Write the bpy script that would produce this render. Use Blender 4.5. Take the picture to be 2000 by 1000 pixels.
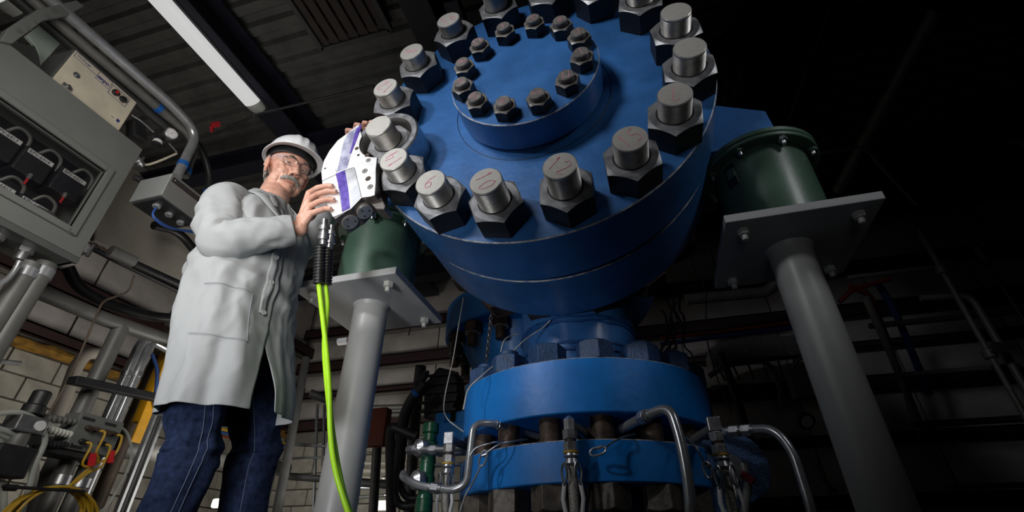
import bpy, bmesh, math, random
from mathutils import Vector, Matrix, noise
random.seed(7)
for o in list(bpy.data.objects): bpy.data.objects.remove(o)
SC = bpy.context.scene; COL = SC.collection
rad = math.radians; sin = math.sin; cos = math.cos; PI = math.pi
V = Vector
# ------------------------------------------------------------ camera
FPX = 938.5; TH = rad(33.027); PH = rad(15.618)
_fh = V((-sin(PH), cos(PH), 0)); CF = _fh*cos(TH)+V((0,0,sin(TH))); CR = V((cos(PH), sin(PH), 0)); CU = CR.cross(CF)
cam = bpy.data.cameras.new('camera'); camo = bpy.data.objects.new('camera', cam); COL.objects.link(camo)
cam.sensor_width = 36; cam.lens = FPX/2000*36; cam.clip_start = .05; cam.clip_end = 200
camo.matrix_world = Matrix((CR, CU, -CF)).transposed().to_4x4(); SC.camera = camo
def ray(x, y): return CF*FPX+CR*(x-1000)+CU*(500-y)
def D(x, y, d): return ray(x, y)*(d/FPX)
def PX(x, y, X): r = ray(x, y); return r*(X/r.x)
def PY(x, y, Y): r = ray(x, y); return r*(Y/r.y)
def PZ(x, y, Z): r = ray(x, y); return r*(Z/r.z)
# ------------------------------------------------------------ world, lights, exposure
SC.view_settings.view_transform = 'Standard'; SC.view_settings.look = 'None'
SC.view_settings.exposure = 0; SC.view_settings.gamma = 1; SC.view_settings.use_curve_mapping = False
w = bpy.data.worlds.new('world'); SC.world = w; w.use_nodes = True
w.node_tree.nodes['Background'].inputs[0].default_value = (.5,.55,.65,1); w.node_tree.nodes['Background'].inputs[1].default_value = .012
def spot(name, loc, tgt, power, size, blend, r, col=(1,1,1)):
    l = bpy.data.lights.new(name, 'SPOT'); l.energy = power; l.spot_size = rad(size); l.spot_blend = blend; l.shadow_soft_size = r; l.color = col
    o = bpy.data.objects.new(name, l); COL.objects.link(o); o.location = loc
    o.rotation_euler = (V(tgt)-V(loc)).to_track_quat('-Z', 'Y').to_euler(); return o
def area(name, loc, tgt, power, sx, sy, col=(1,1,1), spread=180):
    l = bpy.data.lights.new(name, 'AREA'); l.energy = power; l.shape = 'RECTANGLE'; l.size = sx; l.size_y = sy; l.color = col; l.spread = rad(spread)
    o = bpy.data.objects.new(name, l); COL.objects.link(o); o.location = loc
    o.rotation_euler = (V(tgt)-V(loc)).to_track_quat('-Z', 'Y').to_euler(); return o
spot('key_light', (-1.75,-.45,1.75), (-1.1,1.25,1.2), 92, 58, 1.0, .09, (.97,.98,1.0))
spot('fill_light', (-1.2,-.25,.1), (-1.05,1.6,.75), 58, 62, 1.0, .22, (.95,.97,1.0))
spot('disc_light', (-1.3,-1.2,2.3), (-.27,1.25,1.72), 185, 37, 1.0, .35, (.97,.98,1.0))
spot('right_rim', (1.7,.35,2.1), (.40,1.60,1.4), 26, 60, 1.0, .25, (.95,.97,1.0))
spot('right_fill', (.3,-.9,.5), (.6,1.7,1.3), 8, 40, 1.0, .4, (.95,.97,1.0))
spot('left_light', (-.9,.0,.9), (-3.2,2.6,1.3), 68, 110, 1.0, .4, (1.0,.97,.9))
spot('back_light', (-3.7,2.9,.3), (-2.9,7.5,1.3), 120, 92, 1.0, .5, (1.0,.97,.88))
spot('wall_light', (-2.9,2.6,.6), (-5.2,3.2,1.2), 90, 150, 1.0, .5, (1.0,.96,.86))
spot('mid_light', (-1.7,2.35,.35), (-2.5,1.5,1.5), 26, 130, 1.0, .3, (1.0,.96,.88))
spot('roof_light', (-2.6,1.6,2.2), (-3.6,2.2,4.0), 19, 150, 1.0, .5, (1.0,.97,.9))

# ------------------------------------------------------------ materials
MAT = {}
def mat(name, col, rough=.5, metal=0., var=.12, scale=8., bump=.0, bscale=60., col2=None, spec=.5, stretch=None, emit=None, alpha=None, trans=None, coat=0, rvar=.1, sub=0):
    m = bpy.data.materials.new(name); m.use_nodes = True; n = m.node_tree.nodes; L = m.node_tree.links; b = n['Principled BSDF']
    tc = n.new('ShaderNodeTexCoord'); mp = n.new('ShaderNodeMapping'); L.new(tc.outputs['Object'], mp.inputs[0])
    if stretch: mp.inputs['Scale'].default_value = stretch
    t = n.new('ShaderNodeTexNoise'); t.inputs['Scale'].default_value = scale; t.inputs['Detail'].default_value = 6; t.inputs['Roughness'].default_value = .6
    L.new(mp.outputs[0], t.inputs['Vector'])
    r = n.new('ShaderNodeValToRGB'); L.new(t.outputs['Fac'], r.inputs[0])
    c2 = col2 if col2 else tuple(min(1, c*(1+var*1.5)) for c in col)
    c1 = tuple(c*(1-var) for c in col)
    r.color_ramp.elements[0].position = .3; r.color_ramp.elements[0].color = (*c1, 1)
    r.color_ramp.elements[1].position = .72; r.color_ramp.elements[1].color = (*c2, 1)
    L.new(r.outputs[0], b.inputs['Base Color'])
    mr = n.new('ShaderNodeMapRange'); mr.inputs[3].default_value = max(0, rough-rvar); mr.inputs[4].default_value = min(1, rough+rvar)
    L.new(t.outputs['Fac'], mr.inputs[0]); L.new(mr.outputs[0], b.inputs['Roughness'])
    b.inputs['Metallic'].default_value = metal; b.inputs['Specular IOR Level'].default_value = spec
    if coat: b.inputs['Coat Weight'].default_value = coat; b.inputs['Coat Roughness'].default_value = .15
    if sub: b.inputs['Subsurface Weight'].default_value = sub; b.inputs['Subsurface Radius'].default_value = (.012,.005,.003); b.inputs['Subsurface Scale'].default_value = 1
    if bump:
        t2 = n.new('ShaderNodeTexNoise'); t2.inputs['Scale'].default_value = bscale; t2.inputs['Detail'].default_value = 4; L.new(mp.outputs[0], t2.inputs['Vector'])
        bp = n.new('ShaderNodeBump'); bp.inputs['Strength'].default_value = bump; bp.inputs['Distance'].default_value = .004
        L.new(t2.outputs['Fac'], bp.inputs['Height']); L.new(bp.outputs[0], b.inputs['Normal'])
    if emit: b.inputs['Emission Color'].default_value = (*emit[:3], 1); b.inputs['Emission Strength'].default_value = emit[3]
    if alpha is not None: b.inputs['Alpha'].default_value = alpha
    if trans: b.inputs['Transmission Weight'].default_value = trans; b.inputs['IOR'].default_value = 1.45
    MAT[name] = m; return m
mat('blue_paint', (.032,.135,.37), .36, 0, .22, 5, .25, 45, coat=.15)
mat('blue_bright', (.004,.155,.50), .42, 0, .2, 5, .25, 30, coat=.06)
mat('blue_nut', (.016,.05,.13), .5, 0, .3, 30, .8, 120)
mat('weld', (.014,.075,.24), .35, 0, .25, 25, 1.0, 60)
mat('edge_wear', (.45,.40,.33), .6, .3, .4, 40)
mat('steel', (.50,.48,.45), .36, .55, .18, 40, .1, 200)
mat('steel_end', (.55,.53,.49), .42, .2, .12, 30, .25, 80, stretch=(1,1,14))
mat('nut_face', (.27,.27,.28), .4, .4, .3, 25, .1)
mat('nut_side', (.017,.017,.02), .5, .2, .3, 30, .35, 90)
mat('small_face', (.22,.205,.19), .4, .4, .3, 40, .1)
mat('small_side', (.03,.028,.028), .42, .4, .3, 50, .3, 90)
mat('rusty', (.05,.032,.024), .6, .5, .5, 25, .5, 80, col2=(.11,.075,.055))
mat('green', (.06,.115,.08), .38, 0, .1, 6, .1, 50, coat=.1)
mat('green_dark', (.01,.07,.035), .3, 0, .2, 10, .1, coat=.2)
mat('grey_post', (.42,.42,.41), .38, 0, .06, 4, .12, 25)
mat('grey_plate', (.36,.36,.36), .5, 0, .08, 6, .1, 40)
mat('bolt_grey', (.5,.5,.47), .45, .1, .1, 30)
mat('zinc', (.42,.42,.44), .36, .9, .2, 40)
mat('tool_plate', (.92,.91,.92), .35, .15, .05, 20, .05)
mat('tool_steel', (.38,.36,.34), .36, .5, .15, 30)
mat('tool_dark', (.13,.115,.11), .36, .6, .2, 30)
mat('tool_blue', (.42,.42,.75), .35, .2, .5, 22, .1, col2=(.75,.76,.92))
mat('tool_purple', (.11,.05,.42), .3, .1, .5, 30, .1, col2=(.22,.15,.70))
mat('hole', (.01,.01,.012), .6)
mat('pink', (.85,.30,.42), .7)
mat('skin', (.66,.33,.24), .42, 0, .14, 22, .35, 160, col2=(.80,.48,.37), sub=.12)
mat('lip', (.42,.15,.12), .45, 0, .1, 40)
mat('coat', (.335,.345,.355), .85, 0, .03, 6, .2, 350, spec=.2)
mat('coat_in', (.25,.26,.28), .9, 0, .05, 6)
mat('jeans', (.010,.020,.058), .85, 0, .45, 55, .5, 500, col2=(.028,.045,.11), spec=.15)
mat('stitch', (.12,.15,.24), .8)
mat('hat', (.80,.80,.82), .3, 0, .03, 5, coat=.2)
mat('hat_in', (.55,.55,.5), .6, 0, .1, 8)
mat('black', (.012,.012,.014), .5, 0, .3, 20)
mat('rubber', (.012,.012,.013), .42, 0, .3, 40, .2)
mat('shirt', (.05,.03,.03), .8)
mat('hair', (.27,.255,.24), .6, 0, .35, 90)
mat('hair_dark', (.14,.12,.11), .6, 0, .3, 90)
mat('eye', (.75,.72,.68), .2, 0, .04)
mat('iris', (.06,.05,.04), .2)
mat('frame', (.05,.04,.05), .3, .4)
mat('lens', (.5,.5,.6), .03, 0, .01, alpha=.06, spec=.6)
mat('lime', (.48,.90,.02), .35, 0, .08, 20)
mat('boot', (.06,.035,.02), .6)
mat('cab', (.125,.13,.125), .5, 0, .06, 6, .05, 80)
mat('cab_dark', (.07,.075,.072), .5, 0, .1, 6)
mat('cab_glass', (.01,.01,.012), .08, 0, .1, alpha=.18, spec=.3)
mat('beige', (.50,.45,.36), .5, 0, .15, 9)
mat('beige_dirty', (.34,.31,.27), .65, 0, .22, 3, .1)
mat('navy', (.02,.03,.16), .5)
mat('red', (.5,.02,.03), .4)
mat('white_print', (.6,.6,.6), .6)
mat('conduit', (.42,.43,.45), .24, .6, .15, 20)
mat('dull_pipe', (.13,.13,.125), .5, .2, .15, 12)
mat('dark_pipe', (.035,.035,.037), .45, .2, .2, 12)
mat('blue_tape', (.01,.10,.38), .5)
mat('blue_tube', (.02,.06,.22), .4)
mat('clear_tube', (.45,.47,.44), .3, 0, .1, alpha=.55)
mat('yellow', (.72,.35,.01), .45, 0, .15, 12)
mat('yellow_cable', (.42,.25,.015), .5, 0, .2, 20)
mat('insul', (.40,.37,.36), .55, 0, .16, 3.5, .6, 9, spec=.4)
mat('girt', (.03,.012,.014), .6, 0, .2, 8)
mat('block', (.33,.31,.27), .85, 0, .22, 6, .5, 45)
mat('grout', (.17,.16,.14), .9)
mat('foam', (.25,.13,.02), .9, 0, .5, 12, 1, 30)
mat('deck', (.085,.085,.082), .6, 0, .25, 5, .1)
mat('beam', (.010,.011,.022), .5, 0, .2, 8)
mat('lamp', (.1,.1,.1), .5, 0, .02, emit=(1,1,1,.55))
mat('lamp_end', (.45,.46,.45), .5)
mat('concrete', (.20,.19,.18), .8, 0, .2, 4, .3, 30)
mat('orange', (.12,.022,.008), .6)
mat('glow', (.9,.9,.9), .5, emit=(1,.97,.9,.9))
mat('reflector', (.62,.72,.66), .4, .3, .15, 9)
# ------------------------------------------------------------ mesh builder
def frame(d, up=None):
    d = V(d).normalized(); u = V(up) if up else (V((0,0,1)) if abs(d.z) < .95 else V((1,0,0)))
    a = u.cross(d).normalized(); b = d.cross(a); return a, b, d
class MB:
    def __init__(s): s.v = []; s.f = []; s.m = []; s.s = []
    def face(s, idx, m=0, sm=False): s.f.append(idx); s.m.append(m); s.s.append(sm)
    def quad(s, a, b, c, d, m=0):
        k = len(s.v); s.v += [V(a), V(b), V(c), V(d)]; s.face([k,k+1,k+2,k+3], m)
    def box(s, lo, hi, m=0, M=None):
        k = len(s.v); P = [V((x,y,z)) for z in (lo[2],hi[2]) for y in (lo[1],hi[1]) for x in (lo[0],hi[0])]
        s.v += [M @ p for p in P] if M else P
        for q in ((0,2,3,1),(4,5,7,6),(0,1,5,4),(2,6,7,3),(0,4,6,2),(1,3,7,5)): s.face([k+i for i in q], m)
        return s
    def bar(s, a, b, w, h, up=None, m=0):
        a = V(a); b = V(b); x, y, d = frame(b-a, up); k = len(s.v)
        for p in (a, b):
            for (i, j) in ((-1,-1),(1,-1),(1,1),(-1,1)): s.v.append(p+x*(i*w/2)+y*(j*h/2))
        for q in ((0,3,2,1),(4,5,6,7),(0,1,5,4),(1,2,6,5),(2,3,7,6),(3,0,4,7)): s.face([k+i for i in q], m)
        return s
    def rings(s, R, closed=True, cap=True, m=0, sm=True):
        k = len(s.v); n = len(R[0])
        for r in R: s.v += [V(p) for p in r]
        for i in range(len(R)-1):
            for j in range(n if closed else n-1):
                a = k+i*n+j; b = k+i*n+(j+1) % n; s.face([a,b,b+n,a+n], m, sm)
        if cap: s.face(list(range(k+n-1, k-1, -1)), m); s.face([k+(len(R)-1)*n+j for j in range(n)], m)
        return s
    def lathe(s, prof, o, ax, n=32, m=0, sm=True, up=None, mats=None):
        """prof: (radius, distance along axis)"""
        a, b, d = frame(ax, up); o = V(o); k = len(s.v)
        for (r, h) in prof:
            for j in range(n): t = 2*PI*j/n; s.v.append(o+d*h+(a*cos(t)+b*sin(t))*r)
        for i in range(len(prof)-1):
            for j in range(n):
                p = k+i*n+j; q = k+i*n+(j+1) % n; s.face([p,q,q+n,p+n], mats[i] if mats else m, sm)
        if prof[0][0] > 1e-5: s.face([k+n-1-j for j in range(n)], mats[0] if mats else m)
        if prof[-1][0] > 1e-5: s.face([k+(len(prof)-1)*n+j for j in range(n)], mats[-1] if mats else m)
        return s
    def cyl(s, a, b, r, n=20, m=0, r2=None, sm=True):
        a = V(a); b = V(b); return s.lathe([(r,0),(r if r2 is None else r2,(b-a).length)], a, b-a, n, m, sm)
    def tube(s, P, r, n=10, m=0, cap=True):
        P = [V(p) for p in P]; R = []; pa = None
        for i, p in enumerate(P):
            d = (P[min(i+1, len(P)-1)]-P[max(i-1, 0)]).normalized()
            if pa is None: a, b, _ = frame(d)
            else: a = (pa-d*pa.dot(d)).normalized(); b = d.cross(a)
            pa = a; rr = r[i] if isinstance(r, (list, tuple)) else r
            R.append([p+(a*cos(2*PI*j/n)+b*sin(2*PI*j/n))*rr for j in range(n)])
        return s.rings(R, True, cap, m)
    def prism(s, pts, d, m=0, side=None):
        """pts: planar polygon, extruded by vector d"""
        k = len(s.v); n = len(pts); d = V(d); s.v += [V(p) for p in pts]+[V(p)+d for p in pts]
        s.face([k+i for i in range(n)], m); s.face([k+2*n-1-i for i in range(n)], m)
        for i in range(n): s.face([k+i,k+n+i,k+n+(i+1) % n,k+(i+1) % n], m if side is None else side)
        return s
    def sph(s, c, r, M=None, n=16, h=10, m=0):
        c = V(c); r = V(r) if not isinstance(r, (int, float)) else V((r,r,r)); k = len(s.v)
        for i in range(h+1):
            for j in range(n):
                t = PI*i/h; p = V((sin(t)*cos(2*PI*j/n)*r.x, sin(t)*sin(2*PI*j/n)*r.y, cos(t)*r.z))
                s.v.append(c+(M @ p if M else p))
        for i in range(h):
            for j in range(n): a = k+i*n+j; b = k+i*n+(j+1) % n; s.face([a,a+n,b+n,b], m, True)
        return s
    def hexa(s, o, ax, r, h, up, ch=.12, hole=0, mf=0, ms=1, n=6):
        """hex nut with a chamfered front face: base at o, front at o+ax*h"""
        a, b, d = frame(ax, up); o = V(o); k = len(s.v); N = 36; fl = r*cos(PI/6)
        def rr(t): return fl/cos((t+PI/6) % (PI/3)-PI/6)
        P = []
        for (lv, hh) in (('b',0),('s',1),('c',2),('i',3)):
            for j in range(N):
                t = 2*PI*j/N; R_ = rr(t)
                if lv == 'b': q, z = R_, 0
                elif lv == 's': q, z = R_, h-(R_-fl)*.62-.02*r
                elif lv == 'c': q, z = fl*.97, h
                else: q, z = max(hole, .001), h
                P.append(o+d*z+(a*cos(t)+b*sin(t))*q)
        s.v += P
        for i in range(3):
            for j in range(N):
                p = k+i*N+j; q = k+i*N+(j+1) % N; s.face([p,q,q+N,p+N], ms if i == 0 else mf, i == 1)
        s.face([k+N-1-j for j in range(N)], ms); return s
    def mesh(s, name, off=V((0,0,0))):
        me = bpy.data.meshes.new(name); me.from_pydata([tuple(v-off) for v in s.v], [], s.f); me.validate(); 
        if len(me.polygons) == len(s.f):
            me.polygons.foreach_set('material_index', s.m); me.polygons.foreach_set('use_smooth', s.s)
        bm = bmesh.new(); bm.from_mesh(me); bmesh.ops.remove_doubles(bm, verts=bm.verts, dist=1e-6); bmesh.ops.recalc_face_normals(bm, faces=bm.faces); bm.to_mesh(me); bm.free()
        return me
def origin(o):
    p = V(o.location)
    while o.parent: o = o.parent; p = p+V(o.location)
    return p
def link(name, me, mats, parent=None, loc=None, bevel=0, sharp=35):
    o = bpy.data.objects.new(name, me); COL.objects.link(o)
    for m in (mats if isinstance(mats, (list, tuple)) else [mats]): me.materials.append(MAT[m])
    if parent: o.parent = parent
    if loc is not None: o.location = loc
    if bevel:
        b = o.modifiers.new('bevel', 'BEVEL'); b.width = bevel; b.segments = 2; b.limit_method = 'ANGLE'; b.angle_limit = rad(40)
    return o
def build(name, mb, mats, parent=None, bevel=0, at=None, kind=None, label=None, autosmooth=True):
    """world-space vertices; origin at the parent's origin (or at «at» for top-level)"""
    off = origin(parent) if parent else V(at) if at is not None else V((0,0,0))
    loc = None
    if parent and at is not None: loc = V(at)-off; off = V(at)
    me = mb.mesh(name, off)
    o = link(name, me, mats, parent, loc if parent else (V(at) if at is not None else None), bevel)
    if kind: o['kind'] = kind
    if label: o['label'] = label
    if autosmooth and any(mb.s):
        bm = bmesh.new(); bm.from_mesh(me)
        for e in bm.edges:
            if len(e.link_faces) == 2 and e.calc_face_angle(0) > rad(38): e.smooth = False
        bm.to_mesh(me); bm.free()
    return o
def thing(name, label, cat, loc=(0,0,0), group=None):
    o = bpy.data.objects.new(name, None); COL.objects.link(o); o.location = loc; o.empty_display_size = .1
    o['label'] = label; o['category'] = cat
    if group: o['group'] = group
    return o
def solo(name, mb, mats, label, cat, at=(0,0,0), group=None, bevel=0, kind=None):
    o = build(name, mb, mats, None, bevel, at, kind)
    o['label'] = label; o['category'] = cat
    if group: o['group'] = group
    return o
def struct(name, mb, mats, at=(0,0,0), bevel=0):
    o = build(name, mb, mats, None, bevel, at); o['kind'] = 'structure'; return o
def copy(o, parent=None, loc=None, name=None):
    c = o.copy(); COL.objects.link(c); c.parent = parent
    if loc is not None: c.location = loc
    if name: c.name = name
    for ch in list(o.children): copy(ch, c)
    return c
def bez(P, n=8):
    """Catmull-Rom through points"""
    P = [V(p) for p in P]; Q = [P[0]*2-P[1]]+P+[P[-1]*2-P[-2]]; out = []
    for i in range(1, len(Q)-2):
        for k in range(n):
            t = k/n; a, b, c, d = Q[i-1], Q[i], Q[i+1], Q[i+2]
            out.append(.5*((2*b)+(c-a)*t+(2*a-5*b+4*c-d)*t*t+(3*b-a-3*c+d)*t**3))
    return out+[P[-1]]
def fillet(P, r, n=6):
    """polyline with rounded corners"""
    P = [V(p) for p in P]; out = [P[0]]
    for i in range(1, len(P)-1):
        a = (P[i-1]-P[i]); b = (P[i+1]-P[i]); rr = min(r, a.length*.48, b.length*.48); a = P[i]+a.normalized()*rr; b = P[i]+b.normalized()*rr
        for k in range(n+1): t = k/n; out.append(a*(1-t)**2+P[i]*2*t*(1-t)+b*t*t)
    return out+[P[-1]]
def ssm(a, b, x): t = max(0, min(1, (x-a)/(b-a))); return t*t*(3-2*t)
FLOOR = -.2
mat('nail', (.70,.45,.38), .3, 0, .05)
mat('frame_clear', (.45,.45,.5), .1, 0, .05, alpha=.3)
mat('vent_grey', (.055,.055,.058), .6); mat('vent_brown', (.05,.038,.036), .7, 0, .2)
mat('rusty2', (.10,.075,.055), .6, .3, .3, 15)
mat('tool_silver', (.72,.73,.80), .3, .4, .2, 14)
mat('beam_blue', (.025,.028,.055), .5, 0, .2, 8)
mat('nut_worn', (.085,.07,.06), .45, .3, .4, 20, .4, 60, col2=(.17,.145,.12))
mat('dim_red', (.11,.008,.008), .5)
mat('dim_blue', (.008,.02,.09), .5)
# ============================================================ PRESSURE VESSEL
CX, CZ, VY = -.271, 1.593, 2.13
A = thing('pressure_vessel', 'huge blue steel pressure vessel with bolted blind flange facing forward, on a vertical neck', 'vessel', (CX, VY, FLOOR))
fy = V((0,-1,0))
def disc(name, R, y0, y1, parent, lab=None, bev=.004):
    m = MB(); m.lathe([(R-.004,0),(R,.004),(R,y1-y0-bev),(R-bev,y1-y0),(R-bev-.0015,y1-y0+.0002)], (CX,y1,CZ), fy, 160, mats=[0,0,1,0]);
    return build(name, m, ['blue_paint','edge_wear'], parent)
MAT['edge_wear'].node_tree.nodes['Color Ramp'].color_ramp.elements[0].color = (.012,.07,.22,1)
bf = disc('blind_flange', .695, 1.261, 1.515, A)
m = MB(); m.lathe([(.655,0),(.655,.05)], (CX,1.555,CZ), fy, 96); build('gasket_groove', m, 'blue_paint', A)
mf = disc('mating_flange', .686, 1.545, 1.85, A)
# raised cover with a machined ring groove on the flange face
m = MB(); m.tube([V((CX+.318*cos(2*PI*j/128),1.2605,CZ-.008+.318*sin(2*PI*j/128))) for j in range(129)], .0014, 6, cap=False) if True else m.lathe([(.316,0),(.316,.0012),(.312,.0012)], (CX,1.2612,CZ-.012), fy, 128, 1); build('machined_ring', m, ['black','black'], bf)
cv = None
m = MB(); m.lathe([(.268,0),(.272,.012),(.290,.02),(.290,.136),(.287,.139),(.2855,.1392)], (CX,1.261,CZ), fy, 128, mats=[2,0,0,1,0]); cv = build('cover_plate', m, ['blue_paint','edge_wear','black'], A)
DIG = {'0':[[(.5,1),(.2,.8),(.15,.4),(.4,0),(.75,.2),(.8,.7),(.5,1)]], '1':[[(.35,.8),(.5,1),(.5,0)]], '2':[[(.15,.8),(.45,1),(.8,.75),(.5,.35),(.15,0),(.85,.05)]],
 '3':[[(.2,.9),(.7,.95),(.75,.65),(.4,.52),(.8,.35),(.6,.02),(.15,.1)]], '4':[[(.3,1),(.15,.45),(.85,.45)],[(.65,.9),(.6,0)]], '5':[[(.8,1),(.3,1),(.25,.6),(.7,.55),(.75,.15),(.2,.02)]],
 '6':[[(.7,1),(.3,.6),(.2,.2),(.5,0),(.8,.25),(.6,.48),(.25,.35)]], '7':[[(.15,1),(.8,1),(.45,0)]], '8':[[(.5,.5),(.2,.75),(.5,1),(.8,.75),(.5,.5),(.15,.22),(.5,0),(.85,.22),(.5,.5)]], '9':[[(.75,.6),(.4,.5),(.25,.8),(.55,1),(.78,.75),(.7,.3),(.45,0)]]}
def digits(txt, c, h, ang, parent, r=.0014):
    m = MB(); n = len(txt); ca, sa = cos(rad(ang)), sin(rad(ang)); wd = h*.62
    for i, ch in enumerate(txt):
        for st in DIG[ch]:
            P = []
            for (u, v) in (bez([(a,b,0) for a, b in st], 4) and [(q.x, q.y) for q in bez([(a,b,0) for a, b in st], 4)]):
                x = (i-(n-1)/2)*wd*1.15+(u-.5)*wd; y = (v-.5)*h; P.append((c[0]+x*ca-y*sa, c[1], c[2]+x*sa+y*ca))
            m.tube(P, r, 5)
    return build('chalk_number', m, 'pink', parent, label='pink chalk number '+txt)
def stud(c, y0, y1, r, parent, pitch=.0045, up=None, n=48, ax=None, mats=('steel','steel_end')):
    ax = ax or fy; L = abs(y0-y1); pr = [(r*.97,0)]; h = 0
    while h+pitch < L-.008: pr += [(r*.97,h+pitch*.2),(r,h+pitch*.5),(r,h+pitch*.7),(r*.97,h+pitch)]; h += pitch
    pr += [(r,L-.008),(r,L-.003),(r-.003,L)]; k = len(pr)-1
    m = MB(); m.lathe(pr, c, ax, n, mats=[0]*(k)+[1]); 
    m.m[-1] = 1
    return build('stud', m, list(mats), parent)
TIPY = {6:1.108,7:1.108,8:1.101,9:1.085,10:1.13,11:1.112,12:1.068,13:1.066,14:1.102,15:1.118,0:1.097,1:1.103,2:1.10,3:1.10,4:1.10,5:1.095}
DANG = {10:-3.0,9:2.5,11:-1.2,8:1.8,12:-.8,15:1.3,0:-1.6,1:-1.6}
NTX = {6:('16',30),7:('8',75),8:('12',140),10:('14',120),11:('6',-25),12:('10',-70),13:('12',-40),14:('15',30),15:('7',180)}
STC = {}
TPX = {6:(875,38),7:(803,100),8:(752,170),9:(738,245),10:(768,310),11:(840,355),12:(948,353),13:(1093,323),14:(1230,270),15:(1318,183),0:(1347,92),1:(1320,22)}
for k in range(16):
    a = rad(-10.27+22.5*k+DANG.get(k, 0)); x, z = CX+.59*cos(a), CZ+.59*sin(a)
    if k in TPX: TIPY[k] = {6:1.104,7:1.102,8:1.097,9:1.08,10:1.092,11:1.09,12:1.066,13:1.064,14:1.084,15:1.086,0:1.088,1:1.092}[k]; p_ = PY(*TPX[k], TIPY[k]); x, z = p_.x, p_.z
    STC[k] = (x, z)
    rot = rad(random.choice((-12,-4,3,10,18,25))) if k not in (12,13,14,15) else rad({12:-18,13:2,14:-3,15:8}[k])
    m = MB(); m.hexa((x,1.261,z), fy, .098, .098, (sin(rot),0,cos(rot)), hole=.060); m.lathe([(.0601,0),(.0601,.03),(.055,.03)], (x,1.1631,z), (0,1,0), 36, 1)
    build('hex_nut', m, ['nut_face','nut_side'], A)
    s = stud((x,1.18,z), 1.18, TIPY[k], .054, A)
    if k in NTX: digits(NTX[k][0], (x,TIPY[k]-.0002,z), .055, NTX[k][1], s)
    # nut on the rear face
    m = MB(); m.hexa((x,1.85,z), (0,1,0), .1, .118, (sin(rot),0,cos(rot)), hole=.05); m.cyl((x,1.95,z), (x,2.03,z), .05, 24, 2)
    build('rear_nut', m, ['nut_side','rusty','rusty'], A, label='rusty dark nut behind the flange')
STX = ['5','8','7','1','11','3','9','10','4','8','12','1']
STA = [160,0,20,10,180,90,160,150,-110,80,40,20]
for k in range(12):
    a = rad(-14.55+90-30*k); x, z = CX+.235*cos(a), CZ+.235*sin(a)
    rot = rad(random.choice((-20,-8,4,14)))
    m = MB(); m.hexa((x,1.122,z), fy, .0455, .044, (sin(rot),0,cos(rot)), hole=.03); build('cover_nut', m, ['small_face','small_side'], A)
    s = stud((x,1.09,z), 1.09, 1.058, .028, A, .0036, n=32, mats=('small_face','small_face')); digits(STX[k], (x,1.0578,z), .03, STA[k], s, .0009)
# body behind the flange, lugs to the spring cans
m = MB(); m.lathe([(.40,0),(.44,.35),(.44,1.0),(.36,1.2),(.15,1.32)], (CX,1.84,CZ), (0,1,0), 64); build('vessel_body', m, 'blue_paint', A)
for s in (1, -1):
    m = MB(); x0 = CX+s*.60; x1 = CX+s*.915
    zt, zb = 1.80, 1.46
    m.prism([(x0,1.56,1.74),(x1,1.56,1.575),(x1+.01*s,1.56,1.425),(x0,1.56,1.425)], (0,.22,0)); m.prism([(CX+s*.66,1.56,1.408),(x1+.05*s,1.56,1.408),(x1+.05*s,1.56,1.43),(CX+s*.66,1.56,1.43)], (0,.26,0))
    build('support_lug', m, 'blue_paint', A, .004)
# vertical neck with weld beads
m = MB(); pr = [(.263,0),(.263,.16)]
m.lathe([(.30,.0),(.275,.03),(.263,.06),(.263,.20),(.263,.9)], (CX,VY,.60), (0,0,1), 80); build('vertical_neck', m, 'blue_paint', A)
for zz, tl in ((.76,.0),(.79,.01),(.885,.0),(.905,-.008)):
    P = []
    for j in range(97):
        t = 2*PI*j/96; rr = .265+.004*noise.noise(V((cos(t)*9,sin(t)*9,zz*40))); P.append((CX+rr*cos(t), VY+rr*sin(t), zz+.01*noise.noise(V((cos(t)*3,sin(t)*3,zz*9)))))
    m = MB(); m.tube(P, [.007+.003*noise.noise(V((j*.6,zz*20,0))) for j in range(97)], 7); build('weld_bead', m, 'weld', A)
m = MB(); m.lathe([(.515,0),(.519,.004),(.519,.187),(.515,.191),(.513,.1912)], (CX,VY,.432), (0,0,1), 128, mats=[0,0,1,0]); build('upper_ring_flange', m, ['blue_bright','edge_wear'], A)
m = MB(); m.lathe([(.515,0),(.519,.004),(.519,.1235),(.515,.1275),(.513,.1277)], (CX,VY,.221), (0,0,1), 128, mats=[0,0,1,0]); build('lower_ring_flange', m, ['blue_bright','edge_wear'], A)
m = MB(); m.lathe([(.30,-.02),(.31,.10)], (CX,VY,.345), (0,0,1), 64); build('seal_spacer', m, 'rusty', A)
m = MB(); m.lathe([(.36,0),(.36,.42)], (CX,VY,FLOOR), (0,0,1), 64); build('lower_body', m, 'blue_bright', A)
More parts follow.
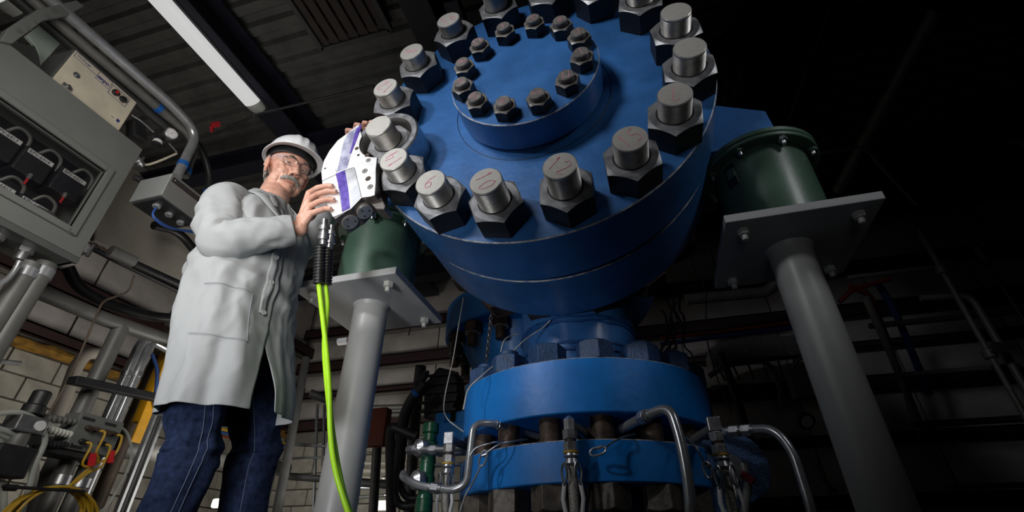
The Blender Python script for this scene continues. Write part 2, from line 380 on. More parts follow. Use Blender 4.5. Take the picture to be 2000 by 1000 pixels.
for k in range(16):
    a = rad(-90+14.5+22.5*k); x, y = CX+.45*cos(a), VY+.45*sin(a); rot = a+rad(random.uniform(-14,14))
    m = MB(); m.hexa((x,y,.623), (0,0,1), .072, .07+random.uniform(0,.006), (cos(rot),sin(rot),0), hole=.04, mf=1)
    build('flange_nut', m, ['blue_nut','blue_nut'], A, .002, label='blue painted hex nut')
    if k in (1,2,3,4,12,13,14): m = MB(); m.cyl((x,y,.68), (x,y,.712+random.uniform(0,.01)), .038, 24); build('flange_stud_end', m, 'blue_nut', A, .002)
    m = MB(); pr = []; h = 0
    while h < .11: pr += [(.0384,h),(.039,h+.002)]; h += .004
    m.lathe(pr, (x,y,.34), (0,0,1), 24); build('flange_stud', m, 'rusty', A, label='bare rusty stud between the ring flanges')
    m = MB(); m.hexa((x,y,.2205), (0,0,-1), .072, .075, (cos(rot),sin(rot),0), hole=.038, mf=1); build('lower_nut', m, ['nut_worn','nut_worn'], A, .002)
    m = MB(); m.cyl((x,y,.16), (x,y,.06), .037, 20); build('lower_stud_end', m, 'rusty', A)
# second blue vessel behind
B = thing('pressure_vessel', 'second blue steel vessel behind the left of the big one, nuts under its flange', 'vessel', (-.84,3.25,FLOOR))
m = MB(); m.lathe([(.34,0),(.34,1.34),(.36,1.42),(.43,1.56),(.44,1.60)], (-.84,3.25,FLOOR), (0,0,1), 64); build('shell', m, 'blue_bright', B)
m = MB(); m.lathe([(.55,0),(.56,.01),(.56,.22),(.55,.23)], (-.84,3.25,1.40), (0,0,1), 64); build('flange', m, 'blue_bright', B)
for k in range(14):
    a = rad(180+12+25.7*k); x, y = -.84+.49*cos(a), 3.25+.49*sin(a)
    m = MB(); m.hexa((x,y,1.40), (0,0,-1), .06, .08, (cos(a),sin(a),0), hole=.03, mf=0); build('nut', m, ['nut_face','rusty'], B, .002)
    m = MB(); m.cyl((x,y,1.33), (x,y,1.24), .034, 16); build('stud_end', m, 'rusty', B)
m = MB(); p = PY(975,671,2.9); m.sph(p, .012, n=12, h=8); solo('lifting_pin', m, 'zinc', 'small chrome knob on the side of the rear blue vessel', 'knob', p)
# ============================================================ SUPPORT POSTS AND SPRING CANS
for s, side, sd in ((1,'right','dark'), (-1,'left','bright')):
    px, py = CX+s*.858, 1.695
    T = thing('support_post', 'grey painted steel column with square cap plate, standing %s of the blue vessel' % side, 'support post', (px,py,FLOOR), None)
    m = MB(); m.cyl((px,py,FLOOR), (px,py,.985), .074, 48); build('post', m, 'grey_post', T)
    m = MB(); m.lathe([(.082,0),(.076,.012),(.074,.016)], (px,py,.985), (0,0,-1), 40); build('weld_collar', m, 'grey_post', T)
    m = MB(); m.box((px-.24,py-.24,.985), (px+.24,py+.24,1.017)); build('cap_plate', m, 'grey_plate', T, .003)
    m = MB(); m.box((px-.2,py-.2,FLOOR), (px+.2,py+.2,FLOOR+.02)); build('base_plate', m, 'grey_plate', T, .003)
    for i in (-1, 1):
        for j in (-1, 1):
            x, y = px+i*.178, py+j*.178
            m = MB(); m.hexa((x,y,.985), (0,0,-1), .021, .022, (cos(i+j),sin(i+j),0), hole=.010, mf=0, ms=0); b = build('plate_nut', m, 'bolt_grey', T)
            m = MB(); m.lathe([(.011,0),(.011,.018),(.009,.021)], (x,y,.965), (0,0,-1), 16); build('bolt_end', m, 'bolt_grey', b)
    T = thing('spring_can', 'dark green spring can with bolted rim, on the cap plate of the %s grey column' % side, 'spring can', (px,py,1.0172))
    m = MB(); m.lathe([(.174,0),(.174,.34)], (px,py,1.03), (0,0,1), 64); can = build('can_body', m, 'green', T)
    m = MB(); m.box((px-.205,py-.205,1.0172), (px+.205,py+.205,1.036)); build('foot_plate', m, 'green', T, .002)
    for z0, z1, nm in ((1.362,1.380,'rim_ring'),(1.384,1.406,'load_flange')):
        m = MB(); m.lathe([(.215,0),(.218,.003),(.218,z1-z0-.003),(.215,z1-z0)], (px,py,z0), (0,0,1), 72); build(nm, m, 'green', T)
    # indicator slot
    for q in ((-.13,1.23),(-.13,1.17)):
        a = rad(-90-52) if s > 0 else rad(20)
        c = V((px+.1735*cos(a), py+.1735*sin(a), 1.29)); t = V((-sin(a), cos(a), 0)); nrm = V((cos(a), sin(a), 0))
    m = MB(); m.prism([c-t*.022+V((0,0,-.05)), c+t*.022+V((0,0,-.05)), c+t*.022+V((0,0,.05)), c-t*.022+V((0,0,.05))], nrm*.006); sl = build('indicator_slot', m, 'black', T)
    m = MB(); m.prism([c-t*.014+V((0,0,-.018)), c+t*.020+V((0,0,-.018)), c+t*.020+V((0,0,.026)), c-t*.014+V((0,0,.026))], nrm*.009); build('indicator', m, 'green', sl)
    for k in range(8):
        a = rad(22.5+45*k-8); x, y = px+.197*cos(a), py+.197*sin(a)
        m = MB(); m.hexa((x,y,1.362), (0,0,-1), .0175, .016, (cos(a),sin(a),0), hole=.009, mf=0, ms=0); b = build('rim_nut', m, 'zinc' if k % 3 == 0 else 'green', T)
        m = MB(); m.lathe([(.009,0),(.009,.016),(.0075,.019)], (x,y,1.348), (0,0,-1), 14); build('bolt_end', m, 'zinc', b)
# ============================================================ TORQUE WRENCH
TY = 1.135
def tp(x, y, Y=TY): return PY(x, y, Y)
nx, nz = STC[9]
T = thing('torque_wrench', 'silver hydraulic torque wrench with purple striped cover, clamped on a nut of the big flange', 'wrench', (nx,1.2,nz))
# ring round the nut
m = MB(); m.lathe([(.109,.0),(.109,.112),(.112,.115),(.131,.115),(.136,.110),(.138,.0)], (nx,1.256,nz), fy, 72, mats=[1,1,0,0,0,1]); build('drive_ring', m, ['zinc','tool_steel'], T)
# main side plate, with a round bite out of its corner for the ring
out = [(700,242),(678,260),(659,274),(643,294),(632,314),(627,335),(629,359),(633,382),(640,405),(650,424),(667,417),(685,408),(706,386),(722,384),(732,381),(734,356),(734,330),(736,312),(741,301)]
pts = [tp(*q) for q in out]
arc = []
for j in range(13):
    a = rad(-98+j*(-98/12)); arc.append(V((nx+.110*cos(a), TY, nz+.110*sin(a))))
poly = pts[:-1]+arc
cxm = sum((p.x for p in poly))/len(poly)
m = MB(); m.prism(poly, (0,.095,0), 0, 1); build('side_plate', m, ['tool_plate','tool_dark'], T, .003)
# reaction block at lower right
bl = [tp(*q, TY+.03) for q in ((722,386),(736,384),(745,386),(753,402),(750,409),(734,408),(724,398))]
m = MB(); m.prism(bl, (0,.06,0), 0); build('reaction_block', m, 'tool_dark', T, .003)
# curved cover with stripe
def strip(name, L, R, mt, h, lab=None, n=1):
    a = [tp(*q, TY) for q in L]; b = [tp(*q, TY) for q in R]
    m = MB(); 
    m.prism(a+b[::-1], (0,-h,0), 0); return build(name, m, mt, T, .0, label=lab)
from_l = [(692,250),(680,282),(671,310),(664,338)]
strip('shroud_stripe', [(681,260),(672,276),(668,292),(664,312),(658,336)], [(706,244),(698,262),(692,276),(686,300),(678,328)], 'tool_blue', .0012, 'pale blue scuffed stripe')
strip('shroud_stripe', [(697,252),(692,266),(688,284),(683,300)], [(708,243),(701,262),(695,278),(686,300)], 'tool_purple', .002, 'deep purple edge of the stripe')
strip('shroud_stripe', [(656,340),(664,374),(669,414)], [(674,332),(680,368),(684,407)], 'tool_purple', .0015, 'purple lower half of the stripe')
strip('cover_panel', [(675,331),(681,368),(685,405)], [(692,327),(700,356),(705,384)], 'tool_silver', .0008, 'brushed silver panel')
for P, r in (([(629,354),(656,341),(690,327),(693,330),(706,385)], .0009), ([(656,330),(660,356),(668,415)], .0006)):
    m = MB(); m.tube([tp(*q, TY-.0006) for q in P], r, 5); build('panel_seam', m, 'hole', T)
for (x, y, r, sc) in ((697,290,.0085,0),(700,303,.0055,0),(717,303,.0095,0),(719.5,313,.0095,1),(712.5,334,.0110,2),(719,349,.0110,0),(723,365,.0110,1),(635,329,.004,0)):
    p = tp(x, y)
    if sc == 0: m = MB(); m.cyl(p-V((0,.0008,0)), p+V((0,.004,0)), r, 24); build('hole', m, 'hole' if r < .006 else 'rusty', T)
    else:
        m = MB(); m.lathe([(r,0),(r,.001),(r*.85,.0018)], p, fy, 24); b = build('cap_screw', m, 'tool_steel', T)
        m = MB(); m.cyl(p-V((0,.0022,0)), p, r*.32, 8); build('socket', m, 'hole', b)
        m = MB(); m.lathe([(r*1.02,0),(r*1.02,.0013),(r*.9,.0013)], p, fy, 24); build('recess', m, 'hole', b)
# end faces seen from underneath: octagonal end cap and piston
def endface(c3, ax, r, name, mt, dep=.004, ring=None):
    m = MB(); m.lathe([(r,0),(r,dep),(r*.93,dep+.001)], c3, ax, 32); return build(name, m, mt, T)
pa, pb = tp(650,424), tp(706,386); ed = (pb-pa).normalized(); dn = ed.cross(V((0,1,0))).normalized(); 
if dn.z > 0: dn = -dn
def ep(u, v): return pa+ed*(pb-pa).length*u+V((0,.095*v,0))
blk = [ep(0,0), ep(.05,0)+dn*.012, ep(.98,0)+dn*.012, ep(1,0)]
m = MB(); m.prism([ep(0,.02), ep(.02,.02)+dn*.014, ep(.55,.02)+dn*.014, ep(.57,.02)], (0,.094,0)); build('end_cap', m, 'tool_dark', T, .003)
c = ep(.29,.52)+dn*.014; e = endface(c, dn, .031, 'end_plug', 'tool_steel')
for k in range(3):
    a = 2*PI*k/3+.5; q = c+dn*.0045+(ed*cos(a)+V((0,1,0))*sin(a))*.018; m = MB(); m.cyl(q, q+dn*.001, .0035, 10); build('pin_hole', m, 'hole', e)
c = ep(.82,.5)+dn*.001; e = endface(c, dn, .030, 'piston_cap', 'tool_steel', .02)
for k in range(3):
    a = 2*PI*k/3+.2; q = c+dn*.021+(ed*cos(a)+V((0,1,0))*sin(a))*.016; m = MB(); m.cyl(q, q+dn*.001, .0035, 10); build('pin_hole', m, 'hole', e)
# ============================================================ HYDRAULIC HOSES
hh = []
for i, (off, g) in enumerate(((0,'left'),(1,'right'))):
    T2 = thing('hydraulic_hose', 'lime green hydraulic hose, %s of the pair under the torque wrench' % ('left one' if i == 0 else 'right one'), 'hose', D(634+13*i,432,1.76))
    d0 = 1.72+.02*i
    top, c1, c2, s1, s2 = [(634,428),(632,452),(631,478),(626,482),(623,556)] if i == 0 else [(648,440),(646,460),(643,484),(640,488),(636,558)]
    P = [D(*top, d0+.02), D(*c2, d0)]
    m = MB(); ax = P[1]-P[0]; L = ax.length
    m.lathe([(.011,0),(.011,L*.25),(.018,L*.26),(.018,L*.42),(.012,L*.43),(.012,L*.52),(.0165,L*.53),(.0165,L*.66),(.019,L*.67),(.019,L*.8),(.013,L*.82),(.013,L)], P[0], ax, 24); build('coupling', m, 'zinc', T2)
    a, b = D(*s1, d0), D(*s2, d0-.03); n = 12; pr = []
    for k in range(n): pr += [(.0185,k/n),(.0215,(k+.15)/n),(.0215,(k+.6)/n),(.0185,(k+.75)/n)]
    ax = b-a; m = MB(); m.lathe([(r, h*ax.length) for r, h in pr], a, ax, 24); build('rubber_sleeve', m, 'rubber', T2)
    mid = [(628,600,1.66),(637,680,1.60),(643,760,1.52),(646,850,1.46),(656,920,1.40),(680,1000,1.34),(705,1080,1.25)] if i == 0 else [(639,600,1.68),(634,670,1.615),(638,740,1.555),(650,850,1.48),(668,950,1.41),(690,1020,1.34),(712,1080,1.29)]
    m = MB(); m.tube(bez([b]+[D(*q) for q in mid]+[V((-.62+.05*i,.95,FLOOR+.012))], 8), .0088, 12); build('hose', m, 'lime', T2)
# ============================================================ BRAIDED HOSES AND STEEL TUBES ON THE LOWER FLANGE
def braided(x, y0, Y, lab, elbow=False, bend=None):
    g = 'braided hoses on the lower flange'
    p0 = PY(x, y0, Y); zt = p0.z; T = thing('braided_hose', lab, 'hose', (p0.x,Y,zt))
    x0 = p0.x
    def cy(nm, z0, z1, r, mt='zinc', hexn=True):
        m = MB()
        if hexn: m.hexa((x0,Y,zt+z0), (0,0,-1), r, z0-z1, (1,.3,0), mf=0, ms=0)
        else: m.cyl((x0,Y,zt+z0), (x0,Y,zt+z1), r, 20)
        return build(nm, m, mt, T, .001)
    if elbow: m = MB(); m.box((x0-.02,Y-.02,zt-.045), (x0+.02,Y+.02,zt)); build('elbow', m, 'zinc', T, .004)
    else: m = MB(); m.lathe([(.004,0),(.019,.012),(.019,.045)], (x0,Y,zt), (0,0,-1), 6, sm=False); build('tee_plug', m, 'zinc', T)
    m = MB(); m.tube([(x0,Y,zt-.03),(x0+(.02 if x < 1200 else -.02),Y+.06,zt-.03),(x0+(.05 if x < 1200 else -.12),Y+.35,zt-.03)], .015, 12); build('inlet_tube', m, 'dull_pipe', T)
    cy('swivel_nut', -.045, -.073, .023); cy('adapter', -.073, -.088, .018, 'rusty', False); cy('adapter_nut', -.082, -.108, .024)
    cy('brass_ring', -.108, -.114, .025, 'yellow_cable', False); m = MB(); m.lathe([(.022,0),(.024,.008),(.019,.016),(.023,.03),(.019,.036)], (x0,Y,zt-.114), (0,0,-1), 20); build('ferrule', m, 'zinc', T)
    bd = bend or [(0,-.1),(0,-.25),(.005,-.4)]
    P = bez([(x0,Y,zt-.148)]+[(x0+dx,Y,zt-.148+dz) for dx, dz in bd], 8)
    m = MB(); m.tube(P, [.0155+.0006*(k % 2) for k in range(len(P))], 16); build('braid', m, 'braid', T)
    # cable grip: loops, sleeve, woven wires
    m = MB(); zz = zt-.20
    for s in (-1, 1):
        m2 = MB(); m2.tube([(x0+s*.024,Y-.012,zz),(x0+s*.030,Y-.014,zz-.04),(x0+s*.020,Y-.016,zz-.10)], .0065, 10); build('grip_sleeve', m2, 'white_print', T, label='pale plastic sleeve')
    for k in range(8):
        P = []
        for j in range(25): t = j/24; a = 2*PI*k/8+(1 if k % 2 else -1)*t*5; rr = .022-.003*t; P.append((x0+rr*cos(a), Y+rr*sin(a), zz-.09-t*.16))
        m.tube(P, .0018, 5)
    for s in (-1, 1): m.tube(bez([(x0+s*.026,Y-.014,zz+.0),(x0+s*.03,Y-.016,zz+.035),(x0+s*.018,Y-.03,zz+.055),(x0+s*.012,Y-.028,zz+.02),(x0+s*.026,Y-.016,zz-.005)], 5), .0035, 7)
    build('wire_grip', m, 'zinc', T, kind='stuff')
    return x0, zt
mat('braid', (.33,.31,.28), .45, .6, .5, 220, .6, 300, col2=(.5,.47,.42))
braided(1111, 812, 1.56, 'braided steel hose with wire grip hanging at the middle of the lower blue flange')
braided(1391, 816, 1.66, 'braided steel hose with wire grip at the right end of the lower blue flange', True)
braided(880, 845, 1.78, 'braided steel hose with wire grip at the left end of the lower blue flange', True, [(.0,-.1),(.03,-.22),(.06,-.4)])
def pipe(name, P, r, mt, lab, cat='pipe', fil=.06, fittings=(), group=None, n=14, fr=1.45):
    T = thing(name, lab, cat, P[0], group)
    m = MB(); m.tube(fillet(P, fil, 7), r, n); build('tube' if cat in ('tube','pipe') else 'line', m, mt, T)
    for (i, t) in fittings:
        a, b = V(P[i]), V(P[i+1]); c = a.lerp(b, t); d = (b-a).normalized()
        m = MB(); m.hexa(c-d*.018, d, r*fr, .03, None or (0.2,.1,1), mf=0, ms=0); m.lathe([(r*1.15,0),(r*1.15,.05)], c-d*.028, d, 14); build('fitting', m, 'zinc', T, .0008)
    return T
pipe('steel_tube', [PY(1050,852,1.85),PY(962,826,1.66),PY(925,828,1.62),PY(912,945,1.60),PY(885,958,1.60),PY(815,948,1.62),PY(786,932,1.64),PY(788,925,1.72)], .0125, 'conduit', 'bent stainless tube looping left of the lower blue flange', 'tube', .05, [(0,.85),(4,.5)])
pipe('steel_tube', [PY(1195,848,1.80),PY(1262,812,1.58),PY(1308,794,1.54),PY(1330,862,1.52),PY(1348,960,1.50),PY(1352,1100,1.50)], .0155, 'conduit', 'thick stainless tube arching over the middle of the lower blue flange', 'tube', .07, [(0,.96)])
pipe('steel_tube', [PY(1360,850,1.9),PY(1430,842,1.78),PY(1510,836,1.70),PY(1548,880,1.68),PY(1586,1000,1.66),PY(1600,1080,1.66)], .0135, 'conduit', 'stainless tube curving down right of the lower blue flange', 'tube', .08, [(1,.1),(1,.4)])
# wire ropes and carabiners
def link_ring(c, d, L, w_, r, parent=None, nm='carabiner', lab=None):
    x = V(d).normalized(); y = V((0,-1,0)).cross(x).normalized(); P = []
    for j in range(33):
        t = 2*PI*j/32; u = cos(t); P.append(V(c)+x*(L/2*(abs(u)**.7)*(1 if u > 0 else -1))+y*(w_/2*sin(t)))
    m = MB(); m.tube(P, r, 8); m.bar(P[2].lerp(P[5], .5)-x*.001, P[12], r*3.2, r*3.2) if False else None
    return m
for (q, dq, L, Y, lab) in (((1168,881),(1,.25),.05,1.57,'steel carabiner on a wire rope across the middle of the lower blue flange'),((1382,918),(.1,-1),.045,1.6,'steel carabiner on a wire rope at the right of the lower blue flange'),((944,895),(.35,.94),.05,1.60,'steel carabiner on a wire rope at the left of the lower blue flange')):
    c = PY(*q, Y); m = link_ring(c, (dq[0],0,dq[1]), L, L*.45, .0035); m.cyl(c+V((-.004,0,.008)), c+V((.012,0,.012)), .0055, 10)
    solo('carabiner', m, 'zinc', lab, 'carabiner', c)
for P, lab in (([(1180,875,1.57),(1200,862,1.6),(1222,852,1.62),(1240,848,1.68)],'short wire rope running from the middle carabiner over the flange edge'),
               ([(1378,908,1.6),(1360,875,1.59),(1345,858,1.62),(1330,850,1.68)],'short wire rope running from the right carabiner to the flange edge'),
               ([(950,884,1.6),(975,868,1.6),(1000,862,1.63),(1030,858,1.7)],'short wire rope running from the left carabiner over the flange edge'),
               ([(938,912,1.6),(925,940,1.6),(910,965,1.58),(898,1000,1.56)],'wire rope hanging down from the left carabiner'),
               ([(918,890,1.6),(930,875,1.6),(960,865,1.6),(985,862,1.65)],'thin wire loop beside the left carabiner')):
    m = MB(); m.tube(bez([PY(*q) for q in P], 6), .0032, 7); solo('wire_rope', m, 'zinc', lab, 'wire rope', PY(*P[0]))
# green valve stack at left
gx = PY(836,900,2.0); T = thing('valve_stack', 'glossy dark green stack of pipe fittings left of the lower blue flange', 'valve', (gx.x,2.0,FLOOR))
def gz(y): return PY(836,y,2.0).z
seq = [(828,.036),(846,.036),(848,.030),(862,.028),(864,.036),(880,.036),(884,.030),(905,.034),(925,.03),(935,.036),(950,.036),(955,.028),(975,.034),(1000,.036),(1015,.03)]
for i in range(len(seq)-1):
    a, b = gz(seq[i][0]), gz(seq[i+1][0]); m = MB(); m.lathe([(seq[i][1]-.002,0),(seq[i][1],.002),(seq[i+1][1],a-b)], (gx.x,2.0,a), (0,0,-1), 24); build('fitting', m, 'green_dark', T)
m = MB(); m.cyl((gx.x,2.0,FLOOR), (gx.x,2.0,gz(1015)), .03, 20); build('riser', m, 'green_dark', T)
for y in (878,940):
    z = gz(y); m = MB(); m.lathe([(.034,0),(.04,.02),(.036,.035),(.015,.05)], (gx.x-.01,1.975,z), (-.45,-.85,0), 24); build('union_nut', m, 'zinc', T)
pipe('valve_manifold', [PY(800,878,1.95),PY(870,878,1.92),PY(905,872,1.9)], .014, 'zinc', 'short shiny manifold pipe across the green valve stack', 'tube', .02, [(0,.1),(0,.7)])
for i, (y, x0) in enumerate(((862,870),(886,860),(908,850))):
    m = MB(); m.cyl(PY(x0,y,1.96), PY(905,y-2,1.96), .006, 8); solo('steel_rod', m, 'zinc', 'thin steel rod behind the braided hose, %s of three' % ('top','middle','bottom')[i], 'rod', PY(x0,y,1.96))
# blue valve block far left of flange
c = PY(885,835,2.7); T = thing('valve_block', 'small blue valve block with two studs, left behind the lower flange', 'valve', c)
m = MB(); m.box(c+V((-.12,-.05,-.14)), c+V((.12,.1,.02))); build('block', m, 'blue_bright', T, .006)
for dx in (-.07,.06): m = MB(); m.hexa(c+V((dx,0,.02)), (0,0,1), .05, .06, (1,0,0), mf=0, ms=0); build('nut', m, 'blue_bright', T, .003)
# lug plate with shackle and red strap at right
c = PY(1440,915,1.85); T = thing('lifting_lug', 'round-nosed dark blue lifting lug right of the lower blue flange', 'lug', c)
m = MB(); P = [c+V((.10*cos(rad(a)),0,.115*sin(rad(a)))) for a in range(-40,131,15)]+[c+V((-.14,0,.10)), c+V((-.14,0,-.17)), c+V((.0,0,-.11))]
m.prism(P, (0,.03,0)); build('lug_plate', m, 'blue_nut', T, .003)
m = MB(); m.lathe([(.045,0),(.045,.004),(.035,.004)], c+V((-.02,0,.0)), fy, 24); build('lug_eye', m, 'zinc', T)
p, q = PY(1450,925,1.8), PY(1472,941,1.78); m = MB(); m.bar(p, q, .012, .02); solo('red_tag', m, 'red', 'red handle tag on the lifting lug', 'tag', p)
for i, (x, yy) in enumerate(((1425,.0),(1452,.02))):
    m = MB(); m.tube(bez([PY(x,905,1.83-yy),PY(x+8,945,1.82-yy),PY(x+2,1000,1.8-yy),PY(x,1060,1.8-yy)], 6), .013, 10); solo('grey_hose', m, 'white_print' if i == 0 else 'dull_pipe', ('pale' if i == 0 else 'dark')+' hose hanging from the lifting lug', 'hose', PY(x,905,1.83))
# chain and cords on the neck
P = [PY(960,612,2.2), PY(950,705,2.2)]
T = thing('chain', 'dark steel chain hanging between the flange and the rear vessel', 'chain', P[0])
n = 14
for k in range(n):
    c = P[0].lerp(P[1], (k+.5)/n); d = (P[1]-P[0]).normalized(); L = (P[1]-P[0]).length/n*1.45
    side = V((1,0,0)) if k % 2 else V((0,1,0)); Q = []
    for j in range(13): t = 2*PI*j/12; Q.append(c+d*(L/2*cos(t))+side*(.009*sin(t)))
    m = MB(); m.tube(Q, .0032, 6); build('chain_link', m, 'tool_dark', T)
for P, lab in (([(905,582,2.1),(895,640,2.1),(885,700,2.1),(868,780,2.1),(872,815,2.0),(905,843,1.9)],'pale cord hanging left of the blue vessel'),
               ([(978,688,1.75),(985,665,1.8),(1000,655,1.85),(1012,652,1.87)],'thin wire curling from a flange nut to the neck'),
               ([(1000,688,1.75),(1030,660,1.83),(1060,640,1.86),(1075,625,1.86)],'thin straight wire rising along the blue neck'),
               ([(905,800,1.62),(915,760,1.64),(940,735,1.66),(962,716,1.72)],'thin wire draped over the left end of the upper ring flange')):
    m = MB(); m.tube(bez([PY(*q) for q in P], 8), .003, 6); solo('thin_cord', m, 'bolt_grey', lab, 'cord', PY(*P[0]))
# ============================================================ PERSON
BX, BY = -1.40, 1.25; BETA = rad(-8)
bf_ = V((cos(BETA), sin(BETA), 0)); bl_ = V((-sin(BETA), cos(BETA), 0))
def B(f, l, z): return V((BX,BY,0))+bf_*f+bl_*l+V((0,0,z))
MAN = thing('person', 'person in white hard hat and pale grey coat holding the torque wrench', 'person', (BX,BY,FLOOR))
# head frame
HB = rad(-24); HP = rad(-17); HR = rad(0)
hf = V((cos(HB)*cos(HP), sin(HB)*cos(HP), sin(HP))); hl = V((-sin(HB), cos(HB), 0)); hu = hf.cross(hl)
HS = 1.09; H0 = D(571,330,2.16)-hf*.05
HM = Matrix((hf, hl, hu)).transposed()
def Hd(x, y, z): return H0+HM @ (V((x,y,z))*HS)
def fuse(mb, voxel, smooth=3, fac=.5):
    me = mb.mesh('tmp'); o = bpy.data.objects.new('tmp', me); COL.objects.link(o)
    r = o.modifiers.new('r', 'REMESH'); r.mode = 'VOXEL'; r.voxel_size = voxel; r.use_smooth_shade = True
    s = o.modifiers.new('s', 'SMOOTH'); s.iterations = smooth; s.factor = fac
    bpy.context.view_layer.update(); dg = bpy.context.evaluated_depsgraph_get()
    n = bpy.data.meshes.new_from_object(o.evaluated_get(dg)); bpy.data.objects.remove(o); return n
def limb(m, P, n=20):
    """P: (point, radius) - capsule chain"""
    for i, (p, r) in enumerate(P):
        m.sph(p, r, n=n, h=n//2)
        if i: m.lathe([(P[i-1][1],0),(r,(V(p)-V(P[i-1][0])).length)], P[i-1][0], V(p)-V(P[i-1][0]), n)
hm = MB()
def he(c, r, rx=0, ry=0, rz=0): 
    R_ = Matrix.Rotation(rz,3,'Z') @ Matrix.Rotation(ry,3,'Y') @ Matrix.Rotation(rx,3,'X'); hm.sph(Hd(*c), V(r)*HS, HM @ R_, 28, 18)
he((-.012,0,.035), (.100,.078,.095)); he((.022,0,.01), (.073,.068,.085)); he((.030,0,-.045), (.058,.060,.070)); he((.034,0,-.078), (.054,.058,.042)); he((.074,0,-.100), (.024,.026,.019))
for s in (-1, 1):
    he((.058,s*.033,-.040), (.030,.028,.030)); he((.040,s*.044,-.072), (.034,.022,.034)); he((.068,s*.031,.026), (.022,.026,.010)); he((.058,s*.045,-.012), (.024,.020,.016))
    he((.100,s*.0125,-.040), (.012,.0085,.0085)); he((.078,s*.022,-.060), (.018,.018,.014))
    # ears
    for k in range(20):
        a = rad(-70+k*14); he((-.004+.015*cos(a)*.9-.004*sin(a), s*(.080+.006*(1 if a > 0 else .6)), -.010+.028*sin(a)), (.0055,.005,.0055))
    he((-.006,s*.078,-.010), (.012,.005,.024)); he((.0,s*.079,-.040), (.007,.005,.009))
for k in range(9): t = k/8; he((.086+.031*t**1.2, 0, .016-.052*t), (.0085+.004*t,.0075+.005*t,.009+.002*t))
he((.113,0,-.036), (.0115,.0125,.0105)); he((.091,0,-.068), (.010,.022,.008)); he((.089,0,-.080), (.010,.020,.007))
# neck
limb(hm, [(Hd(-.03,0,-.06), .058), (B(-.01,0,1.30), .066), (B(-.015,0,1.20), .075)], 28)
he((.03,0,-.108), (.036,.038,.020))
head = fuse(hm, .0026, 7, .5)
# sculpt: sockets, folds
def sculpt(me, F):
    for v in me.vertices:
        q = HM.transposed() @ (v.co-H0)/HS; d = V((0,0,0))
        if q.x < .02: continue
        for (c, r, a) in F:
            e = ((q.x-c[0])/r[0])**2+((q.y-c[1])/r[1])**2+((q.z-c[2])/r[2])**2
            if e < 6: d += V(a)*math.exp(-e)
        if d.length > 1e-6: v.co += HM @ d
F = []
for s in (-1, 1):
    F += [((.085,s*.031,.004), (.03,.019,.012), (-.017,0,0)), ((.105,s*.007,-.047), (.012,.0035,.004), (-.002,0,.006)), ((.09,s*.013,.012), (.02,.007,.010), (-.006,0,0)),
          ((.088,s*.030,-.016), (.02,.016,.0035), (-.002,0,0)), ((.085,s*.032,-.052), (.02,.004,.016), (-.003,0,0)), ((.08,s*.040,-.078), (.02,.003,.014), (-.003,0,0))]
F += [((.098,0,-.0745), (.012,.024,.0022), (-.006,0,0)), ((.09,0,-.088), (.01,.018,.004), (-.004,0,0)), ((.095,0,.020), (.02,.004,.008), (-.002,0,0))]
for zz in (.045,.056): F.append(((.09,0,zz), (.03,.04,.0015), (-.0012,0,0)))
sculpt(head, F)
# arms and hands
am = MB()
WR = D(585,446,1.775); ELR = D(436,470,1.69); SHR = B(-.005,-.175,1.175)
WL = D(684,318,2.05); ELL = D(648,392,2.28); SHL = B(0,.175,1.175)
def finger(P, r0, r1): 
    n = len(P); limb(am, [(p, r0+(r1-r0)*i/(n-1)) for i, p in enumerate(P)], 14)
limb(am, [(ELR, .042), (ELR.lerp(WR,.5), .038), (WR, .029)]); am.sph(WR, .031)
FY = 1.127
kn = [PY(604,377,1.158), PY(603,390,1.150), PY(604,403,1.148), PY(608,417,1.152)]
pips = [PY(620,367,1.135), PY(620,379,1.128), PY(622,394,1.128), PY(624,411,1.134)]
dips = [PY(636,363,1.122), PY(640,373,1.118), PY(640,389,1.118), PY(637,407,1.122)]
tips_ = [PY(648,363,1.125), PY(655,374,1.1235), PY(651,390,1.1235), PY(645,408,1.1245)]
for i in range(4):
    finger([kn[i], pips[i], dips[i], tips_[i]], .0122, .0094)
    finger([WR.lerp(kn[i], .12), kn[i].lerp(WR, .45), kn[i]], .019, .0135)
palm = (kn[0]+kn[3]+WR)/3; am.sph(palm+V((.0,.012,-.004)), (.034,.024,.034)); am.sph(palm.lerp(WR,.4), (.03,.024,.03))
th0 = WR.lerp(kn[0], .3)+V((.005,.02,.01)); finger([th0, PY(604,392,1.205), PY(622,388,1.235), PY(640,385,1.245)], .016, .0105)
# left hand, coming over the top from behind
limb(am, [(ELL, .042), (ELL.lerp(WL,.5), .038), (WL, .029)])
ky = [PY(690,280,1.262), PY(699,271,1.262), PY(708,262,1.262), PY(714,256,1.265)]
lt = [[(679,262,1.25),(678,254,1.225),(687,255,1.19)],[(693,254,1.25),(695,243,1.225),(702,244,1.19)],[(709,249,1.25),(711,239.5,1.232),(716,240,1.20)],[(719,246,1.25),(722,240,1.235),(725,238,1.215)]]
for i in range(4):
    finger([ky[i]]+[PY(*q) for q in lt[i]], .0108, .0092); finger([WL, ky[i]], .019, .013)
am.sph(((ky[0]+ky[3]+WL)/3), (.036,.022,.036)); finger([WL, PY(678,300,1.25), PY(672,290,1.235)], .015, .010)
arms = fuse(am, .0028, 2, .45)
